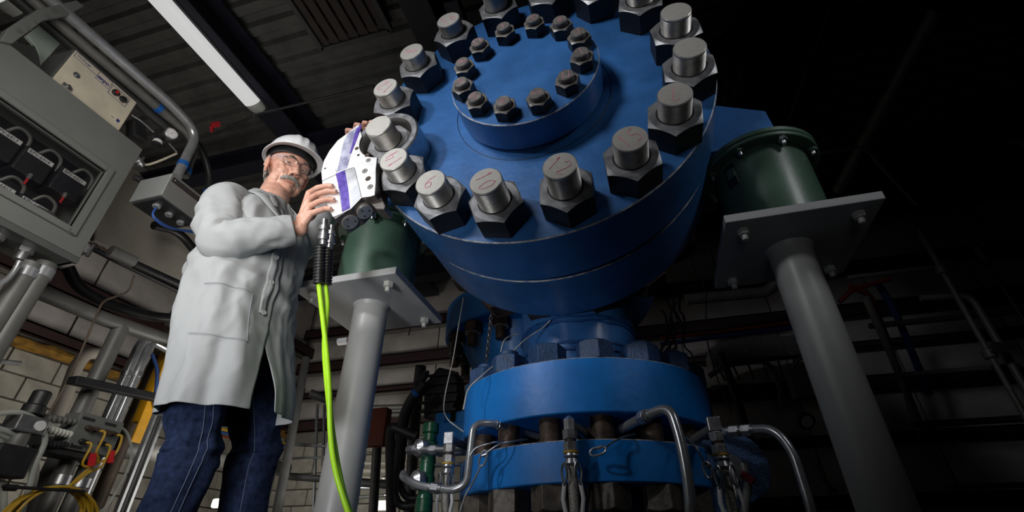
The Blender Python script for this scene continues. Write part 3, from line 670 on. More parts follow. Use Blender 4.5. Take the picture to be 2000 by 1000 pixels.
# trunk and legs (under the clothes)
bm_ = MB()
KR = D(372,884,1.44); KL = D(496,890,1.63); AR = V((KR.x-.06, KR.y+.01, FLOOR+.09)); AL = V((KL.x+.01, KL.y+.03, FLOOR+.09))
HPR = B(0,-.09,.78); HPL = B(0,.09,.78)
bm_.sph(B(-.01,0,1.08), (.12,.165,.17), Matrix.Rotation(BETA,3,'Z')); bm_.sph(B(0,0,.88), (.13,.15,.16), Matrix.Rotation(BETA,3,'Z')); bm_.sph(B(0,0,.76), (.12,.16,.12), Matrix.Rotation(BETA,3,'Z'))
limb(bm_, [(B(-.015,0,1.18), .07), (B(-.01,0,1.26), .06)])
limb(bm_, [(HPR, .08), (KR, .055), (AR, .04)]); limb(bm_, [(HPL, .08), (KL, .055), (AL, .04)])
limb(bm_, [(B(0,-.12,1.16), .06), (SHR, .055), (ELR, .043)]); limb(bm_, [(B(0,.12,1.16), .06), (SHL, .055), (ELL, .043)])
trunk = fuse(bm_, .012, 2)
bmj = bmesh.new()
for me_ in (head, arms, trunk): bmj.from_mesh(me_)
body = bpy.data.meshes.new('body'); bmj.to_mesh(body); bmj.free(); body.transform(Matrix.Translation(-MAN.location)); body.materials.clear()
for p in body.polygons: p.use_smooth = True; p.material_index = 0
body_o = link('body', body, ['skin'], MAN)
# nails
for t, d in ((tips_, dips),):
    for a, b in zip(t, d):
        m = MB(); ax = (a-b).normalized(); m.sph(a+ax*.001+V((0,-.0075,.0)), (.006,.0022,.0052), n=12, h=8); build('fingernail', m, 'nail', MAN) if 'nail' in MAT else None
# face parts
def hb(name, m, mt, lab=None, **k): return build(name, m, mt, MAN, label=lab, **k)
for s in (-1, 1):
    m = MB(); m.sph(Hd(.069,s*.0315,.003), .0133, HM, 24, 16); e = hb('eye', m, 'eye')
    g = V((.94,-.25,-.18)).normalized(); c = V((.069,s*.0315,.003)); m = MB(); m.lathe([(.0066,0),(.0045,.0012),(.0001,.0018)], Hd(*(c+g*.0112)), HM @ g, 16); build('iris', m, 'iris', e)
    m = MB()
    for (z0, z1) in ((.0012,.0140),(-.0135,-.0042)):   # lids
        R_ = []
        for i in range(5):
            row = []
            for j in range(11):
                a = rad(-62+124*j/10); zz = (z0+(z1-z0)*i/4)*(1 if z0 < 0 else 1)*(.30+.70*cos(a)); rr = math.sqrt(max(.0142**2-zz*zz, 1e-8)); row.append(Hd(.069+rr*cos(a), s*.0315+rr*sin(a), .003+zz))
            R_.append(row)
        m.rings(R_, False, False)
    hb('eyelid', m, 'skin')
    m = MB(); random.seed(s+5)
    for k in range(110):
        t = random.random(); y = s*(.014+.034*t); z = .0255+.007*sin(PI*min(1,t*1.1))-.006*t+random.uniform(-.003,.003); x = .0925-.010*t*t-.006*t
        d = V((.35,s*.75,.25+random.uniform(-.3,.3))).normalized()*random.uniform(.006,.010); m.tube([Hd(x,y,z), Hd(x+d.x*.6,y+d.y*.5,z+d.z*.5), Hd(x+d.x*.6,y+d.y,z+d.z*.8)], [.0007,.0006,.0002], 4)
    hb('eyebrow', m, 'hair_dark')
m = MB(); random.seed(3)
for k in range(700):
    t = random.uniform(-1, 1); u = random.random(); y = .034*t; z = -.0505-.010*u-.016*abs(t)**2.2; x = .1045-.020*abs(t)**1.8+.003*sin(PI*u)
    dr = V((.25,t*.9,-.8-.3*abs(t))).normalized()*random.uniform(.008,.014)*(1 if u > .3 else .8)
    m.tube([Hd(x,y,z), Hd(x+dr.x*.7+.002,y+dr.y*.5,z+dr.z*.5), Hd(x+dr.x*.6,y+dr.y,z+dr.z)], [.0011,.0010,.0004], 4)
for t in (-1,1):
    m.sph(Hd(.094,t*.013,-.058), (.009,.017,.0075), HM, 12, 8); m.sph(Hd(.088,t*.028,-.066), (.006,.009,.010), HM, 12, 8)
hb('moustache', m, 'hair', 'bushy grey moustache')
m = MB(); m.sph(Hd(.0945,0,-.079), (.006,.019,.0042), HM, 20, 10); hb('lip', m, 'lip')
m = MB(); random.seed(9)
for k in range(900):
    a = random.uniform(rad(50), rad(310)); zz = random.uniform(-.06,.06)
    if abs(a-PI) > rad(105) and zz < -.01: continue
    if abs(a-PI) > rad(60) and zz < -.045: continue
    if abs(a-PI) > rad(98): continue
    if abs(abs(a-PI)-rad(88)) < rad(10) and zz < .022: continue
    rx = .102*math.sqrt(max(0, 1-((zz-.035)/.125)**2)); ry = .081*math.sqrt(max(0, 1-((zz-.035)/.125)**2)); p = V((-.012+rx*cos(a), ry*sin(a), zz))
    m.tube([Hd(*p), Hd(p.x+cos(a)*.003-.004,p.y+sin(a)*.003,p.z-.009), Hd(p.x+cos(a)*.002-.005,p.y+sin(a)*.002,p.z-.017)], [.0014,.0012,.0004], 4)
hb('hair', m, 'hair', 'short grey hair', kind='stuff')
# safety glasses
GL = MB(); G = None
m = MB()
for s in (-1, 1): 
    P = []
    for (y, z) in ((.008,.006),(.012,.015),(.030,.019),(.050,.017),(.060,.010)): P.append(Hd(.1085-.006*(y/.05)**2-.012*(y/.06)**4, s*y, z))
    m.tube(bez(P, 5), .0016, 8)
    P = [Hd(.1085-.006*(y/.05)**2-.012*(y/.06)**4, s*y, z) for (y, z) in ((.008,.006),(.010,-.006),(.020,-.016),(.034,-.019),(.048,-.014),(.058,-.004),(.060,.010))]; m.tube(bez(P, 5), .0009, 6)
m.tube(bez([Hd(.1080,-.008,.006), Hd(.1115,0,.010), Hd(.1080,.008,.006)], 5), .0016, 8)
G = hb('glasses', m, 'frame', 'clear safety glasses with dark wire bridge')
for s in (-1, 1):
    m = MB(); c = Hd(.1075,s*.034,.001); ring_ = [(.009,.005),(.013,.0145),(.030,.0185),(.049,.0165),(.0592,.010),(.057,-.004),(.048,-.0135),(.034,-.0185),(.020,-.0155),(.011,-.006)]
    P = [Hd(.1085-.006*(y/.05)**2-.012*(y/.06)**4, s*y, z) for y, z in ring_]; k = len(m.v); m.v += P+[c]; 
    for j in range(len(P)): m.face([k+j,k+(j+1) % len(P),k+len(P)], 0, True)
    build('lens', m, 'lens', G)
    m = MB(); P = [Hd(.092,s*.061,.012), Hd(.07,s*.076,.012), Hd(.03,s*.084,.009), Hd(-.01,s*.087,.004), Hd(-.02,s*.087,-.006)]
    m.bar(P[0], P[1], .003, .014); m.bar(P[1], P[2], .003, .010); m.bar(P[2], P[3], .003, .006); build('temple', m, 'frame_clear', G)
    m = MB(); k = 0; Q = [Hd(.091,s*.0605,.014), Hd(.066,s*.078,.016), Hd(.066,s*.078,-.012), Hd(.088,s*.0605,-.010)]; m.quad(*Q); build('side_shield', m, 'lens', G)
# hard hat
HT = MB(); HC = (-.006,0,.052); tilt = rad(-9)
def hatp(a, u):
    """u 0 crown .. 1 rim, 1..1.25 brim"""
    rx, ry, rz = .119, .100, .101
    ridge = 0
    if u <= 1:
        t = u*PI/2; q = sin(t)**.85; z = rz*cos(t)**.9; r = V((rx*q*cos(a), ry*q*sin(a), z))
        for aa in (0, .42, -.42): 
            dy = r.y-aa*.075; 
            if r.x > -.09: ridge += .0045*math.exp(-(dy/.009)**2)*ssm(1.0,.75,u)*ssm(-.02,.05,abs(r.x)+r.x+.08)
        r = r*(1+ridge/.11)
        return r
    e = (u-1)/.25; fr = max(0, cos(a))**2; out = .012+.034*fr; r = V(((rx+out*e)*cos(a), (ry+(out*.9)*e)*sin(a), -.004*e-.010*e*fr))
    return r
R_ = []
for i in range(31):
    u = max(.002, i/24*1.0) if i <= 24 else 1+(i-24)/6*.25
    R_.append([Hd(*(V(HC)+Matrix.Rotation(tilt,3,'Y') @ hatp(2*PI*j/72, u))) for j in range(72)])
HT.rings(R_, True, False)
lipR = [Hd(*(V(HC)+Matrix.Rotation(tilt,3,'Y') @ (hatp(2*PI*j/72, 1.25)))) for j in range(73)]
hat = hb('hard_hat', HT, 'hat', 'white hard hat with raised ridges'); so = hat.modifiers.new('s', 'SOLIDIFY'); so.thickness = .003; so.offset = 0
m = MB(); m.tube(lipR, .0028, 8, cap=False); build('brim_edge', m, 'hat', hat)
def band(r0, z0, z1, nm, mt, sc=1.0):
    m = MB(); R1 = []
    for (k, z) in ((1,z0),(1,z1),(.95,z1),(.95,z0)):
        R1.append([Hd(*(V(HC)+V((-.004,0,0))+Matrix.Rotation(tilt,3,'Y') @ V((.104*k*sc*cos(2*PI*j/48), .085*k*sc*sin(2*PI*j/48), z)))) for j in range(48)])
    R1.append(R1[0]); m.rings(R1, True, False); return build(nm, m, mt, hat)
band(0, -.022, .008, 'headband', 'black')
m = MB(); R1 = [[Hd(*(V(HC)+V((-.003,0,.014))+Matrix.Rotation(tilt,3,'Y') @ (hatp(2*PI*j/48, 1)*k))) for j in range(48)] for k in (.955,.5,.05)]; m.rings(R1, True, False); build('liner', m, 'black', hat)
# ------------------------------------------------------------ work coat
prof = [(.395,.190,.146,.118),(.50,.191,.146,.100),(.62,.195,.148,.068),(.75,.200,.153,.030),(.88,.198,.152,.010),(1.0,.200,.152,-.002),(1.08,.210,.148,-.004),(1.14,.214,.138,-.006),(1.18,.200,.124,-.008),(1.215,.172,.108,-.01),(1.245,.135,.094,-.012),(1.27,.100,.084,-.012),(1.29,.083,.080,-.01)]
def pf(z):
    for i in range(len(prof)-1):
        if z <= prof[i+1][0]:
            t = (z-prof[i][0])/(prof[i+1][0]-prof[i][0]); t = max(0, t); return [prof[i][k]+(prof[i+1][k]-prof[i][k])*t for k in (1,2,3)]
    return list(prof[-1][1:])
def slit(z): return -.05+.155*ssm(.74,.42,z)
def coatp(u, z, off=0):
    w_, d_, c_ = pf(z); g = slit(z)
    a = g+(2*PI-g-slit(z)*1.0)*u if True else 0
    cs, sn = cos(a), sin(a); e = .86
    x = d_*abs(cs)**e*(1 if cs > 0 else -1); y = w_*abs(sn)**e*(1 if sn > 0 else -1)
    low = ssm(.95,.42,z); rr = 1
    f = .010*low*sin(a*5+1.1+3*z)+.007*low*sin(a*9+.4-2*z)
    f += .012*noise.noise(V((cs*3,sn*3,z*5.0)))+.003*noise.noise(V((cs*6+z*3,sn*6,z*13+3)))
    q_ = noise.noise(V((cs*2.2+z*2.5,sn*2.2-z*3.5,z*6+1))); f += .0065*(max(0,1-abs(q_)*3.2)**2)*(.3+.7*ssm(.6,.9,z))
    q_ = noise.noise(V((cs*3-z*5,sn*3+z*2,z*5+7))); f += .004*(max(0,1-abs(q_)*3.5)**2)
    # pulls radiating from the raised right arm, gathers at the waist
    wz = ssm(.30,.0,abs(z-.98)); f += .010*wz*sin((z*46)+cs*3.5+sn*2+1.5*noise.noise(V((cs*2,sn*2,z*3))))*ssm(-.2,-.9,sn)
    f += .006*ssm(.16,0,abs(z-.84))*sin(z*62+sn*5+2*noise.noise(V((cs*2,sn*2,z*4))))
    f *= ssm(1.27,1.19,z)*.9+.1
    if cs > .97 and u < .5: f -= .006
    n_ = V((x/d_, y/w_)).normalized(); k = 1
    sw = .035*ssm(.62,.40,z)*(sn > 0)*cs*(1 if cs > 0 else 0)          # the man's left panel swings forward
    return B(c_+x+n_.x*(f+off)+sw, y+n_.y*(f+off), z+.012*sin(a)*ssm(.5,.4,z))
cm = MB(); NZ = 110; NA = 200
zs = [.395+(1.29-.395)*i/NZ for i in range(NZ+1)]
cm.rings([[coatp(j/NA, z) for j in range(NA+1)] for z in zs], False, False)
def sleeve(P, Rr, seed, n=44, seg=70, wr=1.0):
    P = bez(P, 16); L = [0]
    for i in range(1, len(P)): L.append(L[-1]+(P[i]-P[i-1]).length)
    R_ = []; pa = None; T_ = L[-1]; pts = []
    for i, p in enumerate(P):
        d = (P[min(i+1,len(P)-1)]-P[max(i-1,0)]).normalized()
        if pa is None: a, b, _ = frame(d)
        else: a = (pa-d*pa.dot(d)).normalized(); b = d.cross(a)
        pa = a; t = L[i]/T_; r = None
        for k in range(len(Rr)-1):
            if Rr[k][0] <= t <= Rr[k+1][0]+1e-6: s_ = (t-Rr[k][0])/(Rr[k+1][0]-Rr[k][0]); r = Rr[k][1]+(Rr[k+1][1]-Rr[k][1])*s_
        row = []
        for j in range(n):
            q = 2*PI*j/n; c_, s_ = cos(q), sin(q)
            q_ = noise.noise(V((c_*1.2+seed+t*3,s_*1.2-t*2,t*8))); q2 = noise.noise(V((c_*1.5+seed-t*4,s_*1.5,t*11+4)))
            f = wr*ssm(-.05,.35,t)*(.008*max(0,1-abs(q_)*3.2)**2+.004*max(0,1-abs(q2)*4)**2+.008*noise.noise(V((c_*1.6+seed,s_*1.6,t*7)))+.003*noise.noise(V((c_*3,s_*3+seed,t*22)))+.006*sin(t*52+c_*2.4+seed)*ssm(.32,0,abs(t-.5)))
            row.append(p+(a*c_+b*s_)*(r+f*ssm(1.0,.93,t)))
        R_.append(row)
    cm.rings(R_, True, False); return R_
SEG = 1
sleeve([B(-.005,-.105,1.195), SHR+V((-.0,0,0)), SHR.lerp(ELR,.5)+V((-.01,-.01,0)), ELR, ELR.lerp(WR,.5)+V((0,-.004,-.006)), WR.lerp(ELR,.06)], [(0,.062),(.2,.078),(.42,.076),(.56,.074),(.8,.064),(1,.053)], 0, 56)
sleeve([B(-.005,.105,1.195), SHL, SHL.lerp(ELL,.5), ELL, ELL.lerp(WL,.5), WL.lerp(ELL,.1)], [(0,.062),(.2,.075),(.42,.072),(.6,.068),(.8,.058),(1,.05)], 3)
coat = build('work_coat', cm, ['coat'], MAN, autosmooth=False, label='pale grey knee-length work coat'); sm_ = coat.modifiers.new('sm', 'SMOOTH'); sm_.iterations = 5; sm_.factor = .5; so = coat.modifiers.new('s', 'SOLIDIFY'); so.thickness = .0022; so.offset = -1
def on_coat(l, z, off=.004):      # point on the coat front at lateral l (negative = the man's right)
    w_ = pf(z)[0]; s = max(-1, min(1, l/w_)); a = math.asin(abs(s)**(1/.86))*(-1 if s < 0 else 1); g = slit(z)
    a %= 2*PI; u = (a-g)/(2*PI-2*g); return coatp(max(0, min(1, u)), z, off)
# front facing, seam lines, buttons
m = MB(); R1 = [[on_coat(-.012-.028*k/3, z, .0035) for k in range(4)] for z in [.73+i*.0125 for i in range(40)]]; m.rings(R1, False, False); o = build('button_placket', m, 'coat', coat); so = o.modifiers.new('s', 'SOLIDIFY'); so.thickness = .003; so.offset = 0
for z in (.735,.855,.965,1.075):
    c = on_coat(-.022, z, .009); ax = (c-B(0,0,z)).normalized(); m = MB(); m.lathe([(.0085,0),(.0085,.0022),(.0065,.003),(.006,.0018)], c-ax*.002, ax, 20); b = build('button', m, 'grey_post', coat)
    for dx in (-.002,.002): m = MB(); q = c+V((0,0,dx))+ax*.0005; m.cyl(q, q+ax*.0015, .0009, 6); build('thread_hole', m, 'black', b) if False else None
def seam(P, nm='seam', r=.0011, mt='coat_in'): m = MB(); m.tube(bez(P, 6), r, 5); return build(nm, m, mt, coat)
seam([on_coat(-.195, z, .003) for z in (.80,.70,.60,.50,.43)]) if False else None
for (l0, l1, z0, z1) in ((-.075,-.19,.60,.785),): # hip pocket
    P = []
    Rr = [[on_coat(l0+(l1-l0)*i/8, z0+(z1-z0)*j/8, .0012) for i in range(9)] for j in range(9)]
    P = [Rr[8][0], Rr[4][0], Rr[0][0]]; seam([on_coat(l0, z1-(z1-z0)*k/8, .0045) for k in range(9)], 'pocket_seam'); seam([on_coat(l0+(l1-l0)*k/8, z0, .0045) for k in range(9)], 'pocket_seam'); seam([on_coat(l0+(l1-l0)*k/8, z1, .0045) for k in range(9)], 'pocket_seam')
# collar and lapels
for s in (-1, 1):
    m = MB(); Rr = []
    for j in range(13):
        t = j/12; a = PI-(PI-.45)*t
        w_, d_ = .086, .083; cx_ = -.012
        base = B(cx_+d_*cos(a), s*w_*sin(a), 1.275-.025*ssm(.5,1,t)); top = B(cx_+(d_-.006)*cos(a)-.004, s*(w_-.006)*sin(a), 1.318-.035*ssm(.5,1,t)); n_ = (bf_*cos(a)+bl_*s*sin(a))
        fold = B(cx_+(d_+.004)*cos(a), s*(w_+.004)*sin(a), 1.312-.035*ssm(.5,1,t)); edge = B(cx_+(d_+.050+.02*t)*cos(a), s*(w_+.050)*sin(a), 1.245-.055*t)
        Rr.append([base, top, fold, fold.lerp(edge,.5)+n_*.006+V((0,0,.004)), edge])
    m.rings(Rr, False, False); o = build('collar', m, 'coat', coat); so = o.modifiers.new('s', 'SOLIDIFY'); so.thickness = .003; so.offset = 0
    m = MB(); Rr = []
    for j in range(9):
        t = j/8; z = 1.255-.165*t; wd = .082*sin(PI*min(1, .35+t*.72))+.004
        p0 = on_coat(s*(.050*(1-t)+.004), z, .005); p1 = on_coat(s*(.050*(1-t)+.004+wd*.5), z+.002, .012); p2 = on_coat(s*(.050*(1-t)+.004+wd), z+.006*(1-t), .007)
        Rr.append([p0,p1,p2])
    m.rings(Rr, False, False); o = build('lapel', m, 'coat', coat); so = o.modifiers.new('s', 'SOLIDIFY'); so.thickness = .003; so.offset = 0
m = MB(); m.prism([B(.055,-.05,1.262), B(.055,.05,1.262), B(.125,.0,1.125)], (-.004,0,0)); build('undershirt', m, 'shirt', MAN, label='dark collar of a shirt')
# ------------------------------------------------------------ jeans and boots
def leg(hp, kn_, an, seed, name):
    P = [hp+V((0,0,.06)), hp, hp.lerp(kn_,.5), kn_+V((0,0,.02)), kn_-V((0,0,.05)), kn_.lerp(an,.55), an+V((0,0,-.02))]
    Q = bez(P, 10); R_ = []; N = 48; pa = None
    for i, p in enumerate(Q):
        t = i/(len(Q)-1); d = (Q[min(i+1,len(Q)-1)]-Q[max(i-1,0)]).normalized()
        if pa is None: a, b, _ = frame(d, bf_)
        else: a = (pa-d*pa.dot(d)).normalized(); b = d.cross(a)
        pa = a; r = .108-.030*ssm(0,.5,t)-.008*ssm(.5,1,t); row = []
        for j in range(N):
            q = 2*PI*j/N; c_, s_ = cos(q), sin(q)
            f = .012*noise.noise(V((c_*1.3+seed,s_*1.3,t*6)))+.008*noise.noise(V((c_*2+t*5,s_*2+seed,t*12)))+.006*sin(t*70+c_*3+s_*2)*ssm(.16,0,abs(t-.52))+.006*sin(t*80)*ssm(.8,1,t)
            row.append(p+(a*c_+b*s_)*(r+f))
        R_.append(row)
    m = MB(); m.rings(R_, True, False); return m, R_
JR, RR = leg(HPR, KR, AR, 0, 'R'); JL, RL = leg(HPL, KL, AL, 5, 'L')
k = len(JR.v); JR.v += JL.v; JR.f += [[k+i for i in f] for f in JL.f]; JR.m += JL.m; JR.s += JL.s
JR.sph(B(0,0,.80), (.135,.17,.11), Matrix.Rotation(BETA,3,'Z'), 32, 16)
jeans = build('jeans', JR, 'jeans', MAN, autosmooth=False, label='dark blue denim jeans'); 
def near_cam_index(Rw, off):      # the ring column that faces the camera most
    best = None
    for j in range(len(Rw[0])):
        d = sum((Rw[i][j].length for i in range(20, 40))); best = (d, j) if best is None or d < best[0] else best
    return (best[1]+off) % len(Rw[0])
for Rw, off in ((RR, -5), (RL, 2)):
    j = near_cam_index(Rw, off); c_ = [sum(r, V((0,0,0)))/len(r) for r in Rw]
    for q in ((0,2) if Rw is RR else (0,)):
        m = MB(); m.tube([Rw[i][(j+q) % 48]+(Rw[i][(j+q) % 48]-c_[i]).normalized()*.0008 for i in range(5, len(Rw))], .0013, 5); build('side_seam', m, 'stitch', jeans)
for an, kn_ in ((AR, KR), (AL, KL)):
    m = MB(); R_ = []
    for (x, hw, z1) in ((-.08,.028,.06),(-.06,.036,.085),(0,.038,.10),(.06,.042,.075),(.12,.044,.06),(.165,.036,.05),(.185,.015,.035)):
        row = []
        for j in range(16): q = 2*PI*j/16; row.append(V((an.x,an.y,0))+bf_*x+bl_*(hw*cos(q))+V((0,0,FLOOR+z1/2+z1/2*sin(q))))
        R_.append(row)
    m.rings(R_); o = build('boot', m, 'boot', MAN); m = MB(); m.cyl(V((an.x,an.y,FLOOR+.07)), V((an.x,an.y,FLOOR+.17)), .045, 20); build('boot_shaft', m, 'boot', o)
# ============================================================ ROOM SHELL
LX, BYW, RX, CZ4 = -5.2, 6.2, 5.6, 4.0
m = MB(); m.box((LX-.3,-3.0,FLOOR-.1), (RX+.3,BYW+.3,FLOOR)); struct('floor', m, 'concrete')
# corrugated roof deck
m = MB(); y = -3.0; k = 0; prof_ = []
while y < BYW+.2: prof_ += [(y,0),(y+.07,0),(y+.095,.05),(y+.165,.05),(y+.19,0)]; y += .19
top = [V((LX-.2,a,CZ4+b)) for a, b in prof_]; bot = [V((RX+.2,a,CZ4+b)) for a, b in prof_]
m.rings([top,bot], False, False, sm=False)
cei = struct('ceiling', m, 'deck'); so = cei.modifiers.new('s', 'SOLIDIFY'); so.thickness = .01
m = MB(); m.box((LX-.2,BYW+.06,FLOOR), (RX,BYW+.2,CZ4)); wb = struct('wall_back', m, 'grout')
m = MB(); m.box((LX-.2,-3.0,FLOOR), (LX-.06,BYW+.2,CZ4)); wl = struct('wall_left', m, 'grout')
m = MB(); m.box((RX,-3,FLOOR), (RX+.15,BYW+.2,CZ4)); wr = struct('wall_right', m, 'grout')
m = MB(); m.box((LX-.2,-3.12,FLOOR), (RX+.15,-3.0,CZ4)); struct('wall_front', m, 'grout')
def blocks(wall, axis, a0, a1, ztop, fixed):
    bl, bh, g = .40, .20, .007; z = ztop; row = 0; meshes = []
    for v in range(4):
        mb = MB(); rnd = random.Random(v); h = [rnd.uniform(0,.006) for _ in range(4)]
        if axis == 'x': mb.box((g,-.02-h[0],g-bh), (bl-g,.06,-g))
        else: mb.box((-.06,g,g-bh), (.02+h[0],bl-g,-g))
        me = mb.mesh('block'); me.materials.append(MAT['block']); meshes.append(me)
    while z > FLOOR+.05:
        p = a0-(bl/2 if row % 2 else 0)
        while p < a1:
            o = bpy.data.objects.new('block', random.choice(meshes)); COL.objects.link(o); o.parent = wall
            o.location = (p, fixed, z) if axis == 'x' else (fixed, p, z); p += bl
            b = o.modifiers.new('b', 'BEVEL'); b.width = .004; b.segments = 1
        z -= bh; row += 1
blocks(wb, 'x', LX, -.6, 1.5, BYW); blocks(wl, 'y', 2.2, BYW-.1, 1.6, LX)
def panels(wall, axis, a0, a1, zs_, fixed, w_=1.15):
    for (z0, z1) in zs_:
        p = a0
        while p < a1-.02:
            q = min(p+w_, a1)
            m = MB(); N = 6; R_ = []
            for i in range(N+1):
                row = []
                for j in range(N+1):
                    u, v = i/N, j/N; bulge = .05*(sin(PI*u)*sin(PI*v))**.5; 
                    bulge += .012*noise.noise(V((p+u*3,v*3,z0*4)))
                    row.append(V((p+.01+(q-p-.02)*u, fixed-bulge, z0+(z1-z0)*v)) if axis == 'x' else V((fixed+bulge, p+.01+(q-p-.02)*u, z0+(z1-z0)*v)))
                R_.append(row)
            m.rings(R_, False, False); o = build('insulation_panel', m, 'insul', wall); p = q
def girt(wall, axis, a0, a1, z0, z1, fixed, d=.16, mt='girt'):
    m = MB()
    if axis == 'x': m.box((a0,fixed-d,z1-.015), (a1,fixed,z1)); m.box((a0,fixed-d,z0), (a1,fixed-d+.012,z1)); m.box((a0,fixed-d,z0), (a1,fixed-d+.06,z0+.012))
    else: m.box((fixed,a0,z1-.015), (fixed+d,a1,z1)); m.box((fixed+d-.012,a0,z0), (fixed+d,a1,z1)); m.box((fixed+d-.06,a0,z0), (fixed+d,a1,z0+.012))
    build('girt', m, mt, wall, label='dark steel girt')
panels(wb, 'x', LX, RX, ((1.80,2.12),(2.2,2.52),(2.68,3.1)), BYW+.04); panels(wb, 'x', LX, RX, ((3.25,3.95),), BYW+.04, 1.6); panels(wb, 'x', -.6, RX, ((-.1,.5),(.62,1.1),(1.2,1.64)), BYW+.04)
for z0, z1 in ((3.1,3.25),(2.52,2.68),(2.12,2.2),(1.64,1.80)): girt(wb, 'x', LX, RX, z0, z1, BYW+.03)
for z0, z1 in ((1.1,1.2),(.5,.62)): girt(wb, 'x', -.6, RX, z0, z1, BYW+.03)
panels(wl, 'y', -.5, BYW, ((1.78,2.14),(2.32,2.8),(2.95,3.9)), LX-.02)
for z0, z1 in ((1.70,1.80),(2.14,2.32),(2.8,2.95)): girt(wl, 'y', -1, BYW, z0, z1, LX)
m = MB(); R_ = []
for i in range(60):
    y_ = 1.5+4.7*i/59; R_.append([V((LX+.05+(.05+.03*noise.noise(V((y_*3,j,0))))*cos(2*PI*j/10), y_, 1.645+(.045+.03*noise.noise(V((y_*4,j,5))))*sin(2*PI*j/10))) for j in range(10)])
m.rings(R_); build('spray_foam', m, 'foam', wl, label='lumpy yellow spray foam bead')
# roof beams
def ibeam(name, a, b, w_, h, lab, mt='beam'):
    a, b = V(a), V(b); up = V((0,0,1)); m = MB(); t = .02
    for dz in (-h/2+t/2, h/2-t/2): m.bar(a+up*dz, b+up*dz, w_, t, up)
    m.bar(a, b, t, h-t, up); return solo(name, m, mt, lab, 'beam', a)
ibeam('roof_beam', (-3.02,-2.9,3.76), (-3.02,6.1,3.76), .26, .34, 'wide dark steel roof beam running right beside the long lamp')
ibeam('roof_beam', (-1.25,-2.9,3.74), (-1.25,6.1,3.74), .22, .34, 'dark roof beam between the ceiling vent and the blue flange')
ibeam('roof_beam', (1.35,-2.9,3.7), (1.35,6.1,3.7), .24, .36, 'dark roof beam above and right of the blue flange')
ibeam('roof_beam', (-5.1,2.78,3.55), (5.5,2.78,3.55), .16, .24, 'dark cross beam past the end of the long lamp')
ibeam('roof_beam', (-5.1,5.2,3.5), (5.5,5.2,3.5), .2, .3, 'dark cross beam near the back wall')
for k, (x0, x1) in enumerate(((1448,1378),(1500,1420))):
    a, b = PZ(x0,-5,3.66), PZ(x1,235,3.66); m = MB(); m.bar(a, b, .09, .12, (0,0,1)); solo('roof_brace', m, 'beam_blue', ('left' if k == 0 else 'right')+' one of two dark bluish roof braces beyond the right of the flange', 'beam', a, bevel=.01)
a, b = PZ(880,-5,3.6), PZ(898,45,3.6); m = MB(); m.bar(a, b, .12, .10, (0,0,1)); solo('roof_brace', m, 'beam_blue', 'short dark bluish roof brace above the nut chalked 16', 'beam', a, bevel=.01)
# long lamps
def lamp(x0, y0, y1, z, w_, lab):
    T = thing('ceiling_lamp', lab, 'lamp', (x0,(y0+y1)/2,z))
    m = MB(); m.box((x0-w_/2-.02,y0,z+.03), (x0+w_/2+.02,y1,z+.09)); build('housing', m, 'dark_pipe', T, .005)
    m = MB(); R_ = []
    for y_ in (y0+.01, y1-.10): R_.append([V((x0-w_/2*cos(PI*j/10), y_, z+.03-.05*sin(PI*j/10))) for j in range(11)])
    m.rings(R_, True, True); build('diffuser', m, 'lamp', T)
    m = MB(); R_ = []
    for y_, k_ in ((y1-.10,1.0),(y1-.04,.98),(y1-.005,.8)): R_.append([V((x0-w_/2*k_*cos(PI*j/10), y_, z+.03-.05*k_*sin(PI*j/10))) for j in range(11)])
    m.rings(R_, True, True); build('end_cap', m, 'lamp_end', T)
    for y_ in (y0+.3, y1-.3): m = MB(); m.cyl((x0,y_,z+.09), (x0,y_,4.0), .006, 8); build('hanger_rod', m, 'dark_pipe', T)
l0, l1 = PZ(317,0,3.55), PZ(504,213,3.55)
lamp(l1.x-.02, l1.y-2.0, l1.y+.04, 3.55, .165, 'long bright strip lamp under the roof above the person')
l2 = PZ(40,30,3.0); lamp(l2.x-.02, l2.y-1.4, l2.y+.0, 3.0, .15, 'second strip lamp at the top left corner')
# louvred ceiling vent
c = [PZ(*q, 3.9) for q in ((630,95),(762,57),(735,-6),(565,-6))]; xa, xb, ya, yb = c[0].x, c[1].x, 1.2, c[0].y
T = thing('ceiling_vent', 'square louvred vent frame in the dark roof', 'vent', ((xa+xb)/2,(ya+yb)/2,3.9))
for a, b in (((xa,yb,3.9),(xb,yb,3.9)),((xa,ya,3.9),(xa,yb,3.9)),((xb,ya,3.9),(xb,yb,3.9)),((xa,ya,3.9),(xb,ya,3.9))): m = MB(); m.bar(a, b, .04, .05, (0,0,1)); build('frame', m, 'vent_grey', T)
for k in range(7):
    x = xa+(xb-xa)*(k+.5)/7; m = MB(); m.bar((x,ya+.02,3.905), (x,yb-.02,3.905), .085, .008, (.25,0,1)); build('louvre', m, 'vent_brown', T)
def runp(name, P, r, mt, lab, cat, fil=.12, bands=(), n=14, group=None):
    T = thing(name, lab, cat, P[0], group); pts = fillet(P, fil, 8); m = MB(); m.tube(pts, r, n); build('tube', m, mt, T)
    for (i, t, mm) in bands:
        a, b = V(P[i]), V(P[i+1]); c = a.lerp(b, t); d = (b-a).normalized(); m = MB(); m.lathe([(r*1.12,0),(r*1.12,r*1.1)], c, d, 16); build('tape_band' if mm == 'blue_tape' else 'coupling', m, mm, T)
    return T
runp('sprinkler_line', [PZ(420,262,3.45),PZ(500,224,3.45),PZ(730,168,3.45)], .012, 'dark_pipe', 'thin pipe crossing the roof past the lamp end', 'pipe', .02, [(0,.95,'zinc')])
m = MB(); p = PZ(413,245,3.4); m.bar(p, p+V((.05,.03,.04)), .05, .02); m.bar(p, p+V((-.03,.05,-.02)), .02, .03); solo('red_clip', m, 'red', 'small red clip on the dark roof pipe', 'clip', p)
